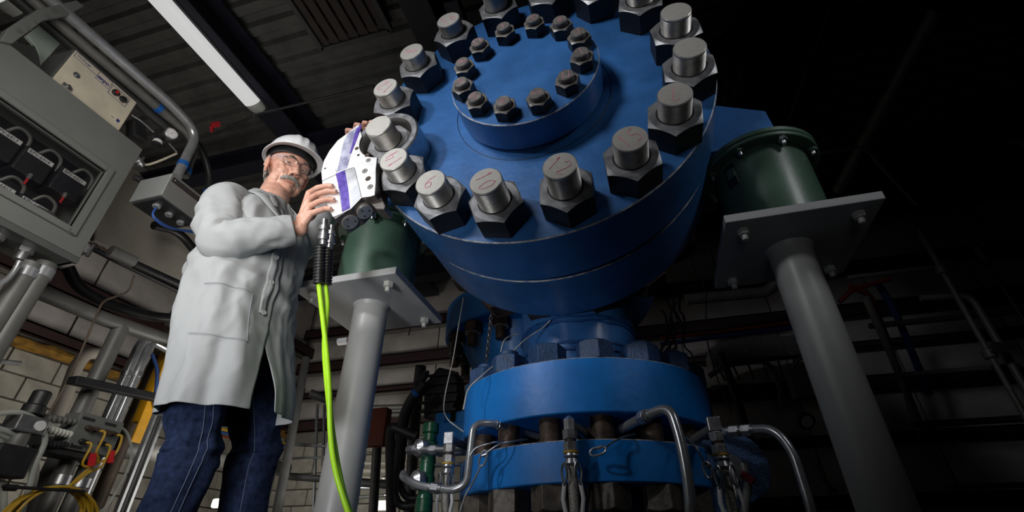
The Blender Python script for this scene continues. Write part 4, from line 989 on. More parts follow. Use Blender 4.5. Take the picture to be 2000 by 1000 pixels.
# wires and pipes at right, in the dark
for P, r, mt, lab in (([(1637,372,4.2),(1830,20,3.2)], .05, 'dull_pipe', 'thick diagonal grey pipe behind the right green spring can'),
      ([(1540,235,3.6),(1632,-10,3.6)], .008, 'dull_pipe', 'thin cable rising to the roof right of the flange'),
      ([(1600,300,3.6),(1690,285,3.6),(1720,325,3.6),(1790,400,3.6)], .012, 'dull_pipe', 'thin curved conduit on the dark wall beyond the right can'),
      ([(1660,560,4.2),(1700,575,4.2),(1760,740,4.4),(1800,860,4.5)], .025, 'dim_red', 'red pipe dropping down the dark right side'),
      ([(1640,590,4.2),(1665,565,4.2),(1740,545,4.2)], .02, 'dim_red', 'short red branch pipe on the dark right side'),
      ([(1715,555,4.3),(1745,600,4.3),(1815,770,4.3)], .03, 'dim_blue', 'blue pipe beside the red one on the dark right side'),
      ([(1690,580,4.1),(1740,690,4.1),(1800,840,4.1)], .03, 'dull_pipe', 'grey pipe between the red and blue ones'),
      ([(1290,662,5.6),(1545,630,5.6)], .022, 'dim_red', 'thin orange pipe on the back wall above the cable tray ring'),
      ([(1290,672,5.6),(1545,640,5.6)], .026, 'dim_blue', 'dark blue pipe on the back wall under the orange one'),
      ([(1340,585,5.2),(1500,570,5.2),(1520,545,5.2)], .06, 'dull_pipe', 'fat grey pipe high on the back wall'),
      ([(1408,690,4.9),(1440,780,4.9),(1480,905,4.9)], .04, 'dark_pipe', 'dark leaning pipe behind the right steel tube'),
      ([(1385,735,5.0),(1420,712,5.0),(1500,705,5.0),(1520,740,5.0),(1530,800,5.0)], .025, 'dull_pipe', 'arched conduit under the cable tray ring'),
      ([(1545,720,4.6),(1560,700,4.6),(1590,690,4.6)], .02, 'dull_pipe', 'short conduit elbow left of the right column'),
      ([(1390,758,5.7),(1525,750,5.7)], .03, 'dull_pipe', 'upper of two level pipes on the back wall'),
      ([(1390,768,5.9),(1525,760,5.9)], .02, 'dull_pipe', 'lower of two level pipes on the back wall'),
      ([(1345,450,3.0),(1350,520,3.0),(1380,560,3.0),(1378,660,3.0),(1400,740,3.0),(1430,810,3.0)], .004, 'black', 'thin black wire sagging behind the right of the flange'),
      ([(700,798,6.0),(910,790,6.0)], .035, 'dull_pipe', 'upper grey pipe along the back wall left of the vessel'),
      ([(700,812,6.0),(910,806,6.0)], .03, 'dull_pipe', 'lower grey pipe along the back wall left of the vessel'),
      ([(798,655,3.6),(810,600,3.6),(860,615,3.6)], .006, 'dull_pipe', 'thin conduit bent behind the left cap plate'),
      ([(700,942,4.6),(800,950,4.6)], .04, 'dark_pipe', 'dark level pipe low behind the left column'),
      ([(1600,905,5.0),(1620,960,5.0),(1700,980,5.0)], .02, 'dull_pipe', 'low conduit seen through the gap right of the right column'),
      ([(1560,640,4.6),(1600,760,4.6)], .03, 'dark_pipe', 'dark pipe hidden close to the right column')):
    runp('background_pipe', [D(*q) for q in P], r, mt, lab, 'pipe', .15)
for i, (x, y0, y1, dd, r, lab) in enumerate(((742,828,1000,4.4,.035,'under the orange box'),(760,865,1000,4.0,.035,'left of the bent pair'))): 
    pass
runp('conduit', [D(764,1010,4.0),D(762,850,4.0),D(765,833,4.0),D(800,848,4.0),D(812,852,4.0)], .042, 'dark_pipe', 'dark bent conduit between the left column and the green valves', 'pipe', .08)
runp('conduit', [D(728,1010,4.3),D(738,850,4.3)], .042, 'dark_pipe', 'dark upright conduit under the orange box', 'pipe')
runp('conduit', [D(830,748,4.0),D(800,780,4.0),D(785,815,4.0),D(768,960,4.0),D(780,990,4.0),D(830,985,4.0)], .033, 'dark_pipe', 'outer of two dark conduits bending down to the green valves', 'pipe', .12, [(0,.5,'blue_tape')])
runp('conduit', [D(836,752,4.1),D(808,785,4.1),D(793,815,4.1),D(780,950,4.1),D(795,975,4.1),D(835,970,4.1)], .03, 'dark_pipe', 'inner of two dark conduits bending down to the green valves', 'pipe', .12)
runp('conduit', [D(822,715,4.4),D(812,800,4.4),D(798,1010,4.4)], .05, 'dark_pipe', 'dark upright strut behind the green valves', 'pipe', .1)
c = D(735,835,4.25); m = MB(); m.box(c+V((-.11,-.05,-.16)), c+V((.11,.05,.16))); solo('orange_box', m, 'orange', 'small orange box beside the left grey column', 'box', c, bevel=.01)
c = D(855,770,4.3); T = thing('floodlight', 'black lamp housing seen from behind, left of the blue vessel', 'lamp', c)
m = MB(); m.prism([c+V((x,0,z)) for x, z in ((-.12,-.2),(.1,-.26),(.2,0),(.16,.2),(-.02,.26),(-.15,.1))], (0,.2,0)); build('housing', m, 'black', T, .02)
for k in range(5): m = MB(); z = -.16+.08*k; m.box(c+V((-.16,-.03,z)), c+V((.19,0,z+.02))); build('cooling_fin', m, 'black', T)
c = D(821,760,4.3); m = MB(); m.prism([D(x,y,4.2) for x, y in ((805,750),(826,725),(836,722),(830,738),(812,756))], V((0,.05,0))); solo('outlet_box', m, 'dark_pipe', 'flat oval conduit head at the top of the bent conduits', 'conduit body', c, bevel=.01)
for k in range(7):
    rnd = random.Random(k+90); y_ = 872+16*k; r_ = rnd.uniform(.012,.03); runp('wall_pipe', [D(700,y_+rnd.uniform(-4,4),5.2),D(rnd.uniform(770,815),y_+rnd.uniform(-6,6),5.1)], r_, rnd.choice(['beige_dirty','conduit','dull_pipe','rusty2']), '%s of seven short level pipes low between the left column and the green valves' % ('top','second','third','fourth','fifth','sixth','bottom')[k], 'pipe', .02, [(0,.6,'zinc')])
# cable tray ring
T = thing('cable_tray', 'curved shiny metal duct ring on the back wall, right of the vessel', 'duct', D(1480,690,5.2))
R_ = []; 
for q in ((1378,702),(1384,682),(1400,672),(1425,664),(1460,659),(1500,657),(1545,655),(1590,655)):
    p = D(*q, 5.2); R_.append([p+V((0,0,.0)), p+V((0,.03,.0)), p+V((0,.03,-.22)), p+V((0,0,-.22))])
m = MB(); m.rings(R_, True, True, sm=False); build('duct', m, 'conduit', T, .004)
for k in range(6): m = MB(); a = D(1400+30*k,712-2*k,5.1); m.bar(a, a+V((.12,.5,-.02)), .02, .02); build('brace', m, 'dark_pipe', T)
c = D(1572,735,4.8); m = MB(); m.box(c+V((-.16,-.08,-.22)), c+V((.2,.08,.12))); solo('junction_cabinet', m, 'cab', 'grey box on the back wall just left of the right column', 'box', c, bevel=.01)
c = D(1571,820,4.3); T = thing('pressure_gauge', 'round gauge low on the back wall beside the right column', 'gauge', c); m = MB(); m.lathe([(.07,0),(.075,.04),(.06,.045)], c, -CF, 24); build('case', m, 'black', T); m = MB(); m.lathe([(.055,.04),(.05,.048)], c, -CF, 24); build('dial', m, 'white_print', T)
for i in range(9):
    rnd = random.Random(i+40); x, y = rnd.uniform(1290,1340), 560+15*i; p = D(x,y,3.9); m = MB()
    pts = [p]; 
    for k in range(4): pts.append(pts[-1]+V((rnd.uniform(-.06,.06),0,-rnd.uniform(.05,.16))))
    m.tube(bez(pts, 4), rnd.uniform(.006,.014), 8); solo('cable', m, 'black', '%s of nine thin dark cables hanging behind the right edge of the flange' % ('highest','second highest','third highest','fourth highest','middle','fourth lowest','third lowest','second lowest','lowest')[i], 'cable', p, 'cable tangle behind the flange')
hts = [2.6,1.9,3.1,1.5,2.8,2.2,3.4,1.7,2.5,3.0,2.1,3.3]
for i in range(12):
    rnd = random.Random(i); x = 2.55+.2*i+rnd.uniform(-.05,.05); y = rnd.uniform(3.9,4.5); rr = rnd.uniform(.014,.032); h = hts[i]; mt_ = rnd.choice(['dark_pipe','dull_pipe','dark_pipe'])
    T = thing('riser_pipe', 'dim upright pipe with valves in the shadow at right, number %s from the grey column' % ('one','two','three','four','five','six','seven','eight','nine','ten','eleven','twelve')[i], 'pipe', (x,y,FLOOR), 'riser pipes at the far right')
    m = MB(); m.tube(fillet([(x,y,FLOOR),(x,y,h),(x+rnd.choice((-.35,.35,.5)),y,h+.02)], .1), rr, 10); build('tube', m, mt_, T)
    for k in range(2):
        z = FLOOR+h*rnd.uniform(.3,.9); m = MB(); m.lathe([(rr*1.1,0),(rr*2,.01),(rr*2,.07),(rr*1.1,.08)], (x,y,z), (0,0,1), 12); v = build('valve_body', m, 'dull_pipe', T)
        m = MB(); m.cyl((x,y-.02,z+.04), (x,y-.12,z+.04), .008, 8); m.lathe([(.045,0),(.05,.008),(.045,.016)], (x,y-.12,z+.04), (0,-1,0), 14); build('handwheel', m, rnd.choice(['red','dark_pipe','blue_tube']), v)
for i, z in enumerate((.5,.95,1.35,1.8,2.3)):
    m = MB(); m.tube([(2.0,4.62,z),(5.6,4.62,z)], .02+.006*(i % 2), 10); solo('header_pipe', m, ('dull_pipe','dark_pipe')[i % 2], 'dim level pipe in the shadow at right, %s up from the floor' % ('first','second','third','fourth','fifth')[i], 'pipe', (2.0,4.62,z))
for q, lab in (((748,986,4.9),'glowing white lamp low behind the left column'),((424,982,5.0),'glowing white lamp seen between the legs')):
    c = D(*q); hw = .13 if q[0] > 500 else .05; m = MB(); m.box(c+V((-hw,-.03,-.05)), c+V((hw,.03,.04))); solo('work_lamp', m, 'glow', lab, 'lamp', c, bevel=.02)
# ============================================================ LEFT FOREGROUND: CABINET AND FITTINGS
XA = -1.9
def tri_text(txt, size, loc, parent, mt, name='lettering', bold=0, face='x', lab=None):
    cu = bpy.data.curves.new('t', 'FONT'); cu.body = txt; cu.size = size; cu.extrude = .0004; cu.offset = bold; cu.align_x = 'LEFT'
    o = bpy.data.objects.new('t', cu); COL.objects.link(o); bpy.context.view_layer.update()
    me = bpy.data.meshes.new_from_object(o.evaluated_get(bpy.context.evaluated_depsgraph_get())); bpy.data.objects.remove(o)
    me.transform(Matrix(((0,0,1,0),(1,0,0,0),(0,1,0,0),(0,0,0,1)))); me.materials.clear()
    o = link(name, me, mt, parent, V(loc)-origin(parent)); o['label'] = lab or ('lettering '+txt); return o
T = thing('control_cabinet', 'large grey control cabinet with a dark glass window, hanging at the left edge', 'cabinet', (-2.0,.5,.93))
y1 = .985; z0, z1 = .93, 1.487
m = MB()
for lo, hi in (((-2.10,-.4,z0),(-1.93,y1+.01,z0+.006)),((-2.10,-.4,z1-.006),(-1.93,y1+.01,z1)),((-2.10,y1,z0),(-1.93,y1+.01,z1)),((-2.106,-.4,z0),(-2.10,y1+.01,z1))): m.box(lo, hi)
build('body', m, 'cab', T)
m = MB(); wy, wz0, wz1 = .912, 1.030, 1.297
for lo, hi in (((-1.93,-.4,z0+.012),(XA,y1,wz0)),((-1.93,-.4,wz1),(XA,y1,z1)),((-1.93,wy,wz0),(XA,y1,wz1))): m.box(lo, hi)
dr = build('door', m, 'cab', T)
m = MB()
for a, b in (((XA,-.4,wz0-.015),(XA,wy,wz0-.015)),((XA,-.4,wz1+.012),(XA,wy,wz1+.012)),((XA,wy+.012,wz0-.027),(XA,wy+.012,wz1+.024))): m.bar(a, b, .024, .022, (1,0,0))
build('window_frame', m, 'cab', dr, .003)
m = MB(); m.box((-1.925,-.4,wz0), (-1.921,wy,wz1)); build('window_pane', m, 'cab_glass', dr)
m = MB(); m.box((-2.09,-.4,wz0-.03), (-2.06,wy+.02,wz1+.05)); build('back_board', m, 'black', T)
m = MB(); m.bar((XA-.01,-.4,z0+.004), (XA-.01,y1+.006,z0+.004), .03, .014, (1,0,0)); build('drip_rail', m, 'cab_dark', T, .003)
for (qx, qy, tx) in ((16,264,'RPV-6413'),(80,308,'RPV-6414'),(146,346,'RPV-6421'),(2,362,'RPV-6412'),(68,400,'RPV-6420')):
    q_ = PX(qx,qy,-1.973); yy, zz = q_.y-.006, q_.z-.038
    b = MB(); b.box((-2.06,yy-.045,zz-.05), (-1.975,yy+.055,zz+.055)); rl = build('relay', b, 'black', T, .006)
    b = MB(); b.box((-1.976,yy-.035,zz+.03), (-1.973,yy+.048,zz+.047)); build('name_plate', b, 'white_print', rl); 
    tri_text(tx, .017, (-1.9725,yy-.032,zz+.0325), rl, 'black')
    b = MB(); b.tube(bez([(-2.0,yy,zz+.055),(-1.98,yy+.02,zz+.09),(-1.98,yy+.06,zz+.08),(-2.0,yy+.075,zz+.04)], 6), .006, 8); build('cable_loop', b, 'dull_pipe', rl)
    b = MB(); b.cyl((-1.97,yy+.01,zz-.06), (-1.97,yy+.01,zz-.04), .008, 10); b.cyl((-1.97,yy+.01,zz-.085), (-1.97,yy+.01,zz-.06), .004, 8, 1); build('connector', b, ['zinc','red'], rl)
m = MB(); m.sph((-1.99,.86,1.04), (.03,.07,.05), n=20, h=12); build('tank', m, 'dull_pipe', T, label='rounded grey vessel behind the glass')
for k, zz in enumerate((1.45,1.0)):
    m = MB(); m.box((-1.935,y1+.002,zz-.03), (-1.90,y1+.022,zz)); h = build('hinge', m, 'zinc', T, .002); m = MB(); m.cyl((-1.90,y1+.02,zz-.04), (-1.90,y1+.02,zz+.01), .006, 10); build('hinge_pin', m, 'dark_pipe', h)
for k in range(3):
    p = V((-2.0, .70+.09*k, z0)); m = MB(); m.hexa(p, (0,0,-1), .026, .018, (1,0,0), mf=0, ms=0); m.cyl(p-V((0,0,.018)), p-V((0,0,.045)), .017, 16); build('cable_gland', m, 'zinc', T)
# purge unit box
T = thing('purge_unit', 'beige instrument box with red and black buttons on top of the grey cabinet', 'instrument box', (-2.0,.77,1.527))
m = MB(); m.box((-2.08,.636,1.49), (-1.95,.901,1.703)); build('case', m, 'beige', T, .003); m = MB(); m.box((-2.085,.628,1.488), (-1.953,.637,1.70)); build('end_flange', m, 'cab_dark', T, .002)
X0 = -1.9495
def outline(y0, y1_, z0_, z1_, nm='printed_frame'):
    m = MB(); P = [(X0,y0,z0_),(X0,y1_,z0_),(X0,y1_,z1_),(X0,y0,z1_),(X0,y0,z0_)]
    for a, b in zip(P, P[1:]): m.bar(a, b, .0012, .0012, (1,0,0))
    build(nm, m, 'navy', T)
outline(.642,.735,1.672,1.698); outline(.735,.79,1.658,1.698); outline(.795,.872,1.642,1.69)
tri_text('MiniPurge', .013, (X0,.650,1.682), T, 'navy'); tri_text('expo', .0235, (X0,.738,1.668), T, 'navy', bold=.0006)
tri_text('CE', .014, PX(107,163,X0), T, 'navy')
for (yy, zz, mt_) in ((.817,1.666,'red'),(.851,1.664,'black')):
    m = MB(); m.lathe([(.014,0),(.014,.008),(.011,.012)], (-1.95,yy,zz), (1,0,0), 24); b = build('button', m, 'black', T); m = MB(); m.lathe([(.007,0),(.006,.003)], (-1.9385,yy,zz), (1,0,0), 16); build('lens_cap', m, mt_, b)
kl = PX(149,147,-1.95); m = MB(); m.lathe([(.012,0),(.012,.003),(.008,.004),(.008,.003),(.004,.003),(.004,.006)], kl, (1,0,0), 24); build('key_lock', m, 'zinc', T)
kl = PX(129,170,-1.95); m = MB(); m.box((-1.95,kl.y-.016,kl.z-.007), (-1.941,kl.y+.016,kl.z+.007)); m.cyl((-1.94,kl.y,kl.z), (-1.932,kl.y,kl.z), .006, 10); build('latch', m, 'zinc', T)
m = MB(); m.box((X0-.0008,.872,1.556), (X0+.0004,.884,1.570)); build('printed_logo', m, 'navy', T); tri_text('expo', .006, (X0,.85,1.56), T, 'navy')
# big conduits over the cabinet
def XP(L, X=XA): return [PX(q[0], q[1], q[2] if len(q) > 2 else X) for q in L]
runp('conduit', XP([(30,-60),(140,36),(338,208),(386,262),(345,345)]), .021, 'conduit', 'bright galvanised conduit bending down beside the pressure gauge', 'conduit', .16, [(3,.68,'blue_tape')])
runp('conduit', XP([(20,-40,-1.96),(120,52,-1.96),(322,222,-1.96),(385,275,-1.96),(360,345,-1.96)]), .020, 'dull_pipe', 'duller conduit running under the bright one', 'conduit', .16, [(1,.9,'blue_tape'),(3,.8,'blue_tape')])
runp('conduit', XP([(10,-20,-2.02),(110,64,-2.02),(300,228,-2.02),(340,260,-2.02)]), .022, 'dark_pipe', 'dark lower conduit of the row above the beige box', 'conduit', .1)
runp('flexible_hose', XP([(372,262,-2.05),(398,300,-2.05),(412,350,-2.05),(398,395,-2.05)]), .017, 'dark_pipe', 'black flexible hose arching behind the bright conduit', 'hose', .2, [(2,.5,'blue_tape')])
T = thing('strut_bracket', 'slotted grey steel bracket holding the conduits at the top left', 'bracket', PX(80,30,-1.93))
P = XP([(15,58),(75,18),(150,0),(165,12),(130,32),(85,40),(62,58),(45,70),(25,85),(2,80)], -1.88); m = MB(); m.prism(P, (-.03,0,0)); build('plate', m, 'cab', T, .003)
for q in ((56,55),(70,42),(92,32),(105,20),(38,60)):
    p = PX(*q, -1.879); m = MB(); m.lathe([(.008,0),(.008,.003),(.004,.003)], p, (1,0,0), 14); build('bolt_head', m, 'dull_pipe', T)
m = MB(); P = XP([(52,70),(90,44),(127,75),(80,130),(76,105),(68,88)], -2.2); m.prism(P, (-.02,0,0)); solo('tank_end', m, 'reflector', 'pale green curved plate behind the bracket at the top left', 'plate', P[0], bevel=.004)
m = MB(); P = XP([(0,60),(40,85),(68,90),(76,110),(80,135),(0,80)], -2.12); m.prism(P, (-.02,0,0)); solo('side_panel', m, 'cab_dark', 'dark grey panel above the cabinet top edge', 'panel', P[0])
# gauge and small fittings
g = PX(333,262,-1.93); T = thing('pressure_gauge', 'small round white pressure gauge beside the bright conduit', 'gauge', g)
ax = V((.95,-.2,-.1)); m = MB(); m.lathe([(.024,-.02),(.027,0),(.029,.002),(.029,.010),(.025,.012)], g, ax, 28); build('case', m, 'zinc', T)
m = MB(); m.lathe([(.024,.0115),(.023,.0125)], g, ax, 28); d = build('dial', m, 'hat', T)
m = MB(); a = g+ax.normalized()*.0135; m.bar(a-V((0,.004,.006)), a+V((0,.008,.015)), .0015, .0008, ax); build('needle', m, 'black', d)
for k in range(9):
    t = rad(-130+32*k); e1, e2, _ = frame(ax); m = MB(); c = a+e1*.019*sin(t)+e2*.019*cos(t); m.bar(c, c+(a-c)*.18, .001, .0008, ax); build('tick_mark', m, 'black', d)
m = MB(); c = PX(308,277,-1.93); m.cyl(c+V((0,0,.03)), c-V((0,0,.025)), .018, 18); m.cyl(c+V((0,0,.005)), c-V((0,0,.01)), .0185, 18, 1); solo('filter_bowl', m, ['black','white_print'], 'black filter bowl with a white label under the gauge', 'filter', c)
m = MB(); c = XP([(262,232),(285,245),(290,278),(262,262)], -2.0); m.prism(c, (-.05,0,0)); solo('solenoid_block', m, 'black', 'black block between the beige box and the gauge', 'valve', c[0], bevel=.004)
for L, r, mt_, lab in (([(258,225),(275,236),(300,258)], .004, 'zinc', 'silver tube from the beige box to the black filter'),
       ([(268,315),(285,322),(310,315),(345,300)], .0045, 'beige', 'beige metal tube bending under the gauge'),
       ([(330,280),(345,297)], .004, 'zinc', 'short silver tube right under the gauge'),
       ([(262,345),(275,352),(295,362),(312,378)], .012, 'rubber', 'ribbed black hose from the cabinet to the grey box')):
    m = MB(); P = bez(XP(L, -1.88), 8); m.tube(P, [r*(1+.12*(k % 2)) for k in range(len(P))], 10); solo('small_tube', m, mt_, lab, 'tube', P[0])
m = MB(); c = PX(270,312,-1.88); m.lathe([(.012,0),(.016,.006),(.010,.012),(.014,.02),(.008,.03)], c, (0,1,-.5), 12); solo('tube_fitting', m, 'zinc', 'silver fitting at the corner of the grey cabinet', 'fitting', c)
# grey terminal box under the conduits
T = thing('terminal_box', 'grey sheet metal box with a black slot, under the bright conduit', 'box', PX(350,390,-1.62))
xb = -1.66; ya_, yb_ = 1.0, 1.215
fr = [PX(335,342,xb),PX(413,392,xb),PX(398,437,xb),PX(316,385,xb)]
y0_, y1_ = fr[0].y, fr[1].y; zt, zb_ = (fr[0].z+fr[1].z)/2, (fr[2].z+fr[3].z)/2
m = MB(); m.box((xb-.16,y0_,zb_), (xb,y1_,zt)); build('body', m, 'cab', T, .003)
m = MB(); m.box((xb,y0_+.01,zt-.035), (xb+.002,y1_-.012,zt-.012)); build('slot', m, 'black', T)
for yy in (y0_+.02, y1_-.02): m = MB(); m.cyl((xb,yy,zt-.023), (xb+.003,yy,zt-.023), .003, 8); build('screw', m, 'zinc', T)
m = MB(); m.box((xb-.15,y0_+.01,zb_-.006), (xb-.01,y1_-.01,zb_)); build('base', m, 'black', T)
for yy in (y0_+.04, (y0_+y1_)/2, y1_-.04): m = MB(); m.hexa((xb-.06,yy,zb_-.006), (0,0,-1), .014, .012, (1,0,0), mf=0, ms=0); build('gland', m, 'conduit', T)
for k in range(2):
    m = MB(); m.tube(bez([V((xb-.06,y0_+.04,zb_-.02))]+XP([(300,425-3*k,-1.7),(330,445-2*k,-1.7),(380,452+3*k,-1.72),(412,458+2*k,-1.75)]), 8), .004, 8); solo('blue_cable', m, 'blue_tube', ('upper' if k else 'lower')+' of two blue cables looping under the grey terminal box', 'cable', XP([(300,430)])[0])
# beige backing plate and black hoses
P = XP([(190,395),(215,300),(270,330),(330,430),(420,455),(420,575),(385,590),(205,482),(183,470)], -2.45); m = MB(); m.prism(P, (-.03,0,0)); solo('backing_plate', m, 'beige_dirty', 'worn beige metal plate behind the black hoses', 'panel', P[0], bevel=.01)
runp('rubber_hose', XP([(300,440,-2.3),(350,452,-2.3),(388,500,-2.3),(380,545,-2.3),(360,570,-2.3)]), .022, 'rubber', 'thick black hose curling down the beige plate', 'hose', .2)
runp('rubber_hose', XP([(132,522,-2.3),(150,560,-2.3),(200,590,-2.3),(290,618,-2.3),(345,622,-2.3)]), .024, 'rubber', 'thick black hose sweeping under the cabinet to the right', 'hose', .3)
runp('black_bar', XP([(175,482,-2.15),(225,508,-2.12),(390,588,-2.1)]), .012, 'black', 'slim black bar running down behind the coat', 'bar', .02)
runp('black_bar', XP([(215,490,-2.1),(262,515,-2.08),(395,575,-2.06)]), .017, 'black', 'thick black bar with a socket end behind the coat', 'bar', .02)
m = MB(); a, b = PX(215,490,-2.09), PX(262,512,-2.08); m.cyl(a, b, .026, 18); solo('rod_socket', m, 'dull_pipe', 'grey socket at the head of the thick black bar', 'socket', a)
T = thing('link_chain', 'short rusty chain at the lower corner of the cabinet', 'chain', PX(180,480,-2.0))
for k in range(5):
    c = PX(180+7*k,477+3*k,-2.0); m = MB(); m.tube([c+V((.0,.012*cos(2*PI*j/12),.006*sin(2*PI*j/12))) if k % 2 else c+V((.006*sin(2*PI*j/12),.012*cos(2*PI*j/12),0)) for j in range(13)], .0025, 6); build('chain_link', m, 'rusty', T)
# two grey conduits dropping from the cabinet
for k, (xa_, xb_) in enumerate(((62,-70),(92,-38))):
    a = PX(xa_+(0 if k else 0),515,-2.0); T2 = runp('conduit', [a, V((a.x,a.y,FLOOR))], .031, 'dull_pipe', ('right' if k else 'left')+' one of the two thick grey conduits dropping from the cabinet', 'conduit', .02, [(0,.02,'conduit')])
runp('armoured_cable', XP([(38,510,-1.95),(28,530,-1.95),(10,550,-1.95),(-20,560,-1.95)]), .008, 'conduit', 'thin armoured cable curling from a gland under the cabinet', 'cable', .05, [(0,.2,'zinc')])
# handrail
runp('handrail', XP([(60,562),(200,622),(362,676)], -2.2), .030, 'dull_pipe', 'thick grey handrail pipe sloping behind the coat', 'rail', .05)
a = PX(236,640,-2.2); runp('rail_post', [a, V((a.x,a.y,FLOOR))], .032, 'dull_pipe', 'thick grey upright pipe under the handrail', 'post')
# upright conduits with elbows, strut channel
for k, (x, off) in enumerate(((262,0),(282,.02))):
    a, b = PX(x+22,660,-2.4), PX(x+40,640,-2.4); q = PX(x-10,720,-2.4)
    runp('elbow_conduit', [V((q.x,q.y,FLOOR)), V((q.x,q.y,q.z+.12)), PX(x+25,660,-2.4), PX(x+80,690,-2.4)], .022, 'conduit', ('right' if k else 'left')+' of two galvanised conduits curving over behind the coat', 'conduit', .1, [(0,.86,'zinc'),(0,.62,'blue_tape')])
q = PX(300,720,-2.6); runp('rusty_pipe', [V((q.x,q.y,FLOOR)), V((q.x,q.y,1.15))], .034, 'rusty2', 'brownish upright pipe beside the elbow conduits', 'pipe')
T = thing('slotted_channel', 'black slotted steel channel clamped across the upright pipes', 'bracket', PX(140,740,-2.12))
a, b = PX(140,742,-2.12), PX(310,778,-2.12); m = MB(); m.bar(a, b, .03, .05, (1,0,0)); build('channel', m, 'black', T, .003)
for k in range(7): c = a.lerp(b, (k+.7)/8); m = MB(); m.bar(c+V((.016,-.012,0)), c+V((.016,.012,0)), .002, .012, (1,0,0)); build('slot', m, 'dull_pipe', T)
a, b = PX(358,690,-2.15), PX(240,1010,-2.15); T = thing('strut_channel', 'galvanised strut channel upright along the back of the coat', 'strut', V((b.x,a.y,FLOOR)))
for dy in (-.02, 0, .02): m = MB(); m.bar(V((a.x,a.y+dy,FLOOR)), V((a.x,a.y+dy,a.z)), .012, .022 if dy else .012, (1,0,0)); build('flange' if dy else 'web', m, 'conduit' if dy else 'dark_pipe', T)
a = PX(350,655,-2.5); T = thing('yellow_post', 'bright yellow painted steel post behind the coat', 'post', V((a.x,a.y,.5)))
m = MB(); m.box((a.x-.03,a.y-.045,.62), (a.x+.03,a.y+.03,a.z+.03)); build('post', m, 'yellow', T, .004); m = MB(); m.box((a.x+.03,a.y-.055,.52), (a.x+.04,a.y+.04,.74)); build('foot_bracket', m, 'yellow', T, .003)
m = MB(); m.box((a.x-.04,a.y-.08,a.z+.03), (a.x+.05,a.y+.06,a.z+.12)); solo('post_cap_plate', m, 'cab', 'grey plate on top of the yellow post', 'plate', V((a.x,a.y,a.z+.08)), bevel=.003)
runp('blue_hose', XP([(296,690),(308,720),(306,755),(300,790),(312,810)], -2.45), .009, 'blue_tube', 'blue hose looping in front of the yellow post', 'hose', .1)
runp('bent_rod', XP([(262,538,-2.15),(252,570,-2.15),(200,588,-2.15),(138,735,-2.15),(15,945,-2.15)]), .004, 'rusty2', 'thin rusty rod bent over the handrail', 'rod', .03)
runp('white_pipe', XP([(195,690,-3.2),(170,690,-3.2),(150,712,-3.2),(90,880,-3.2)]), .035, 'beige_dirty', 'pale insulated pipe with an elbow in front of the block wall', 'pipe', .12)
runp('wall_conduit', XP([(0,706,-4.9),(40,710,-4.9)]), .02, 'conduit', 'short metal stub on the block wall at the left edge', 'pipe')
c = PX(100,905,-2.6); 
runp('wall_pipe', XP([(180,870,-3.0),(300,885,-3.0),(470,905,-3.0),(560,915,-3.0)]), .05, 'dull_pipe', 'fat grey level pipe passing behind the legs', 'pipe', .02)
for k, lab in enumerate(('top','middle','bottom')): runp('copper_line', XP([(380,826+7*k,-4.0),(560,866+7*k,-4.0)]), .012, ('yellow_cable','blue_tube','orange')[k], lab+' one of three thin coloured pipes seen between the legs', 'pipe')
# ladder rails seen right of the legs
for q0, q1, r, lab in (((598,700,3.2),(540,1005,2.5),.025,'grey tubular ladder rail right of the jeans'),((566,895,2.9),(640,893,2.9),.006,'upper thin rod between the jeans and the left column'),((560,930,2.8),(640,936,2.8),.02,'grey level pipe between the jeans and the left column'),
       ((620,790,4.0),(612,1000,3.6),.012,'thin upright pipe close to the left column'),((634,790,4.0),(628,1000,3.6),.012,'second thin upright pipe close to the left column'),((560,868,3.0),(640,872,3.0),.008,'thin rod above, between the jeans and the column'),((606,768,3.6),(648,784,3.6),.03,'stub of grey pipe beside the coat hem')):
    runp('pipe_run', [D(*q0), D(*q1)], r, 'dull_pipe' if r > .015 else 'conduit', lab, 'pipe')
m = MB(); c = D(668,667,2.6); m.cyl(c-V((.02,0,0)), c+V((.04,0,0)), .02, 14); m.cyl(c+V((.04,0,0)), c+V((.06,0,0)), .012, 12, 1); solo('red_valve', m, ['hat','red'], 'small white and red fitting left of the left column', 'valve', c)
# junction box with yellow cables
T = thing('junction_box', 'grey junction box with yellow cables at the lower left', 'box', PX(190,850,-1.98))
P = [PX(160,806,-1.95),PX(245,824,-1.95),PX(222,886,-1.95),PX(128,884,-1.95)]; yA, yB = P[0].y, P[1].y; zT, zB = (P[0].z+P[1].z)/2, (P[2].z+P[3].z)/2
m = MB(); m.box((-2.03,yA,zB), (-1.95,yB,zT)); build('body', m, 'cab', T, .004)
m = MB(); m.box((-2.06,yA-.07,zB-.02), (-1.96,yB-.02,zB-.002)); build('mount_plate', m, 'black', T, .002)
for (u, v) in ((.2,.85),(.7,.85),(.2,.08)): m = MB(); yy = yA+(yB-yA)*u; zz = zB+(zT-zB)*v; m.box((-1.95,yy-.022,zz-.005), (-1.9485,yy+.022,zz+.005)); build('name_plate', m, 'black', T)
conn = []
for k, (u, v) in enumerate(((.25,.62),(.42,.62),(.66,.62),(.82,.62),(.25,.25),(.66,.30))):
    p = V((-1.95, yA+(yB-yA)*u, zB+(zT-zB)*v)); m = MB(); m.lathe([(.010,0),(.010,.008),(.008,.010),(.008,.028)], p, (1,0,-.2), 14); build('connector', m, 'rusty' if k < 4 else 'black', T); conn.append(p+V((.028,0,-.005)))
tie = PX(132,955,-1.93)
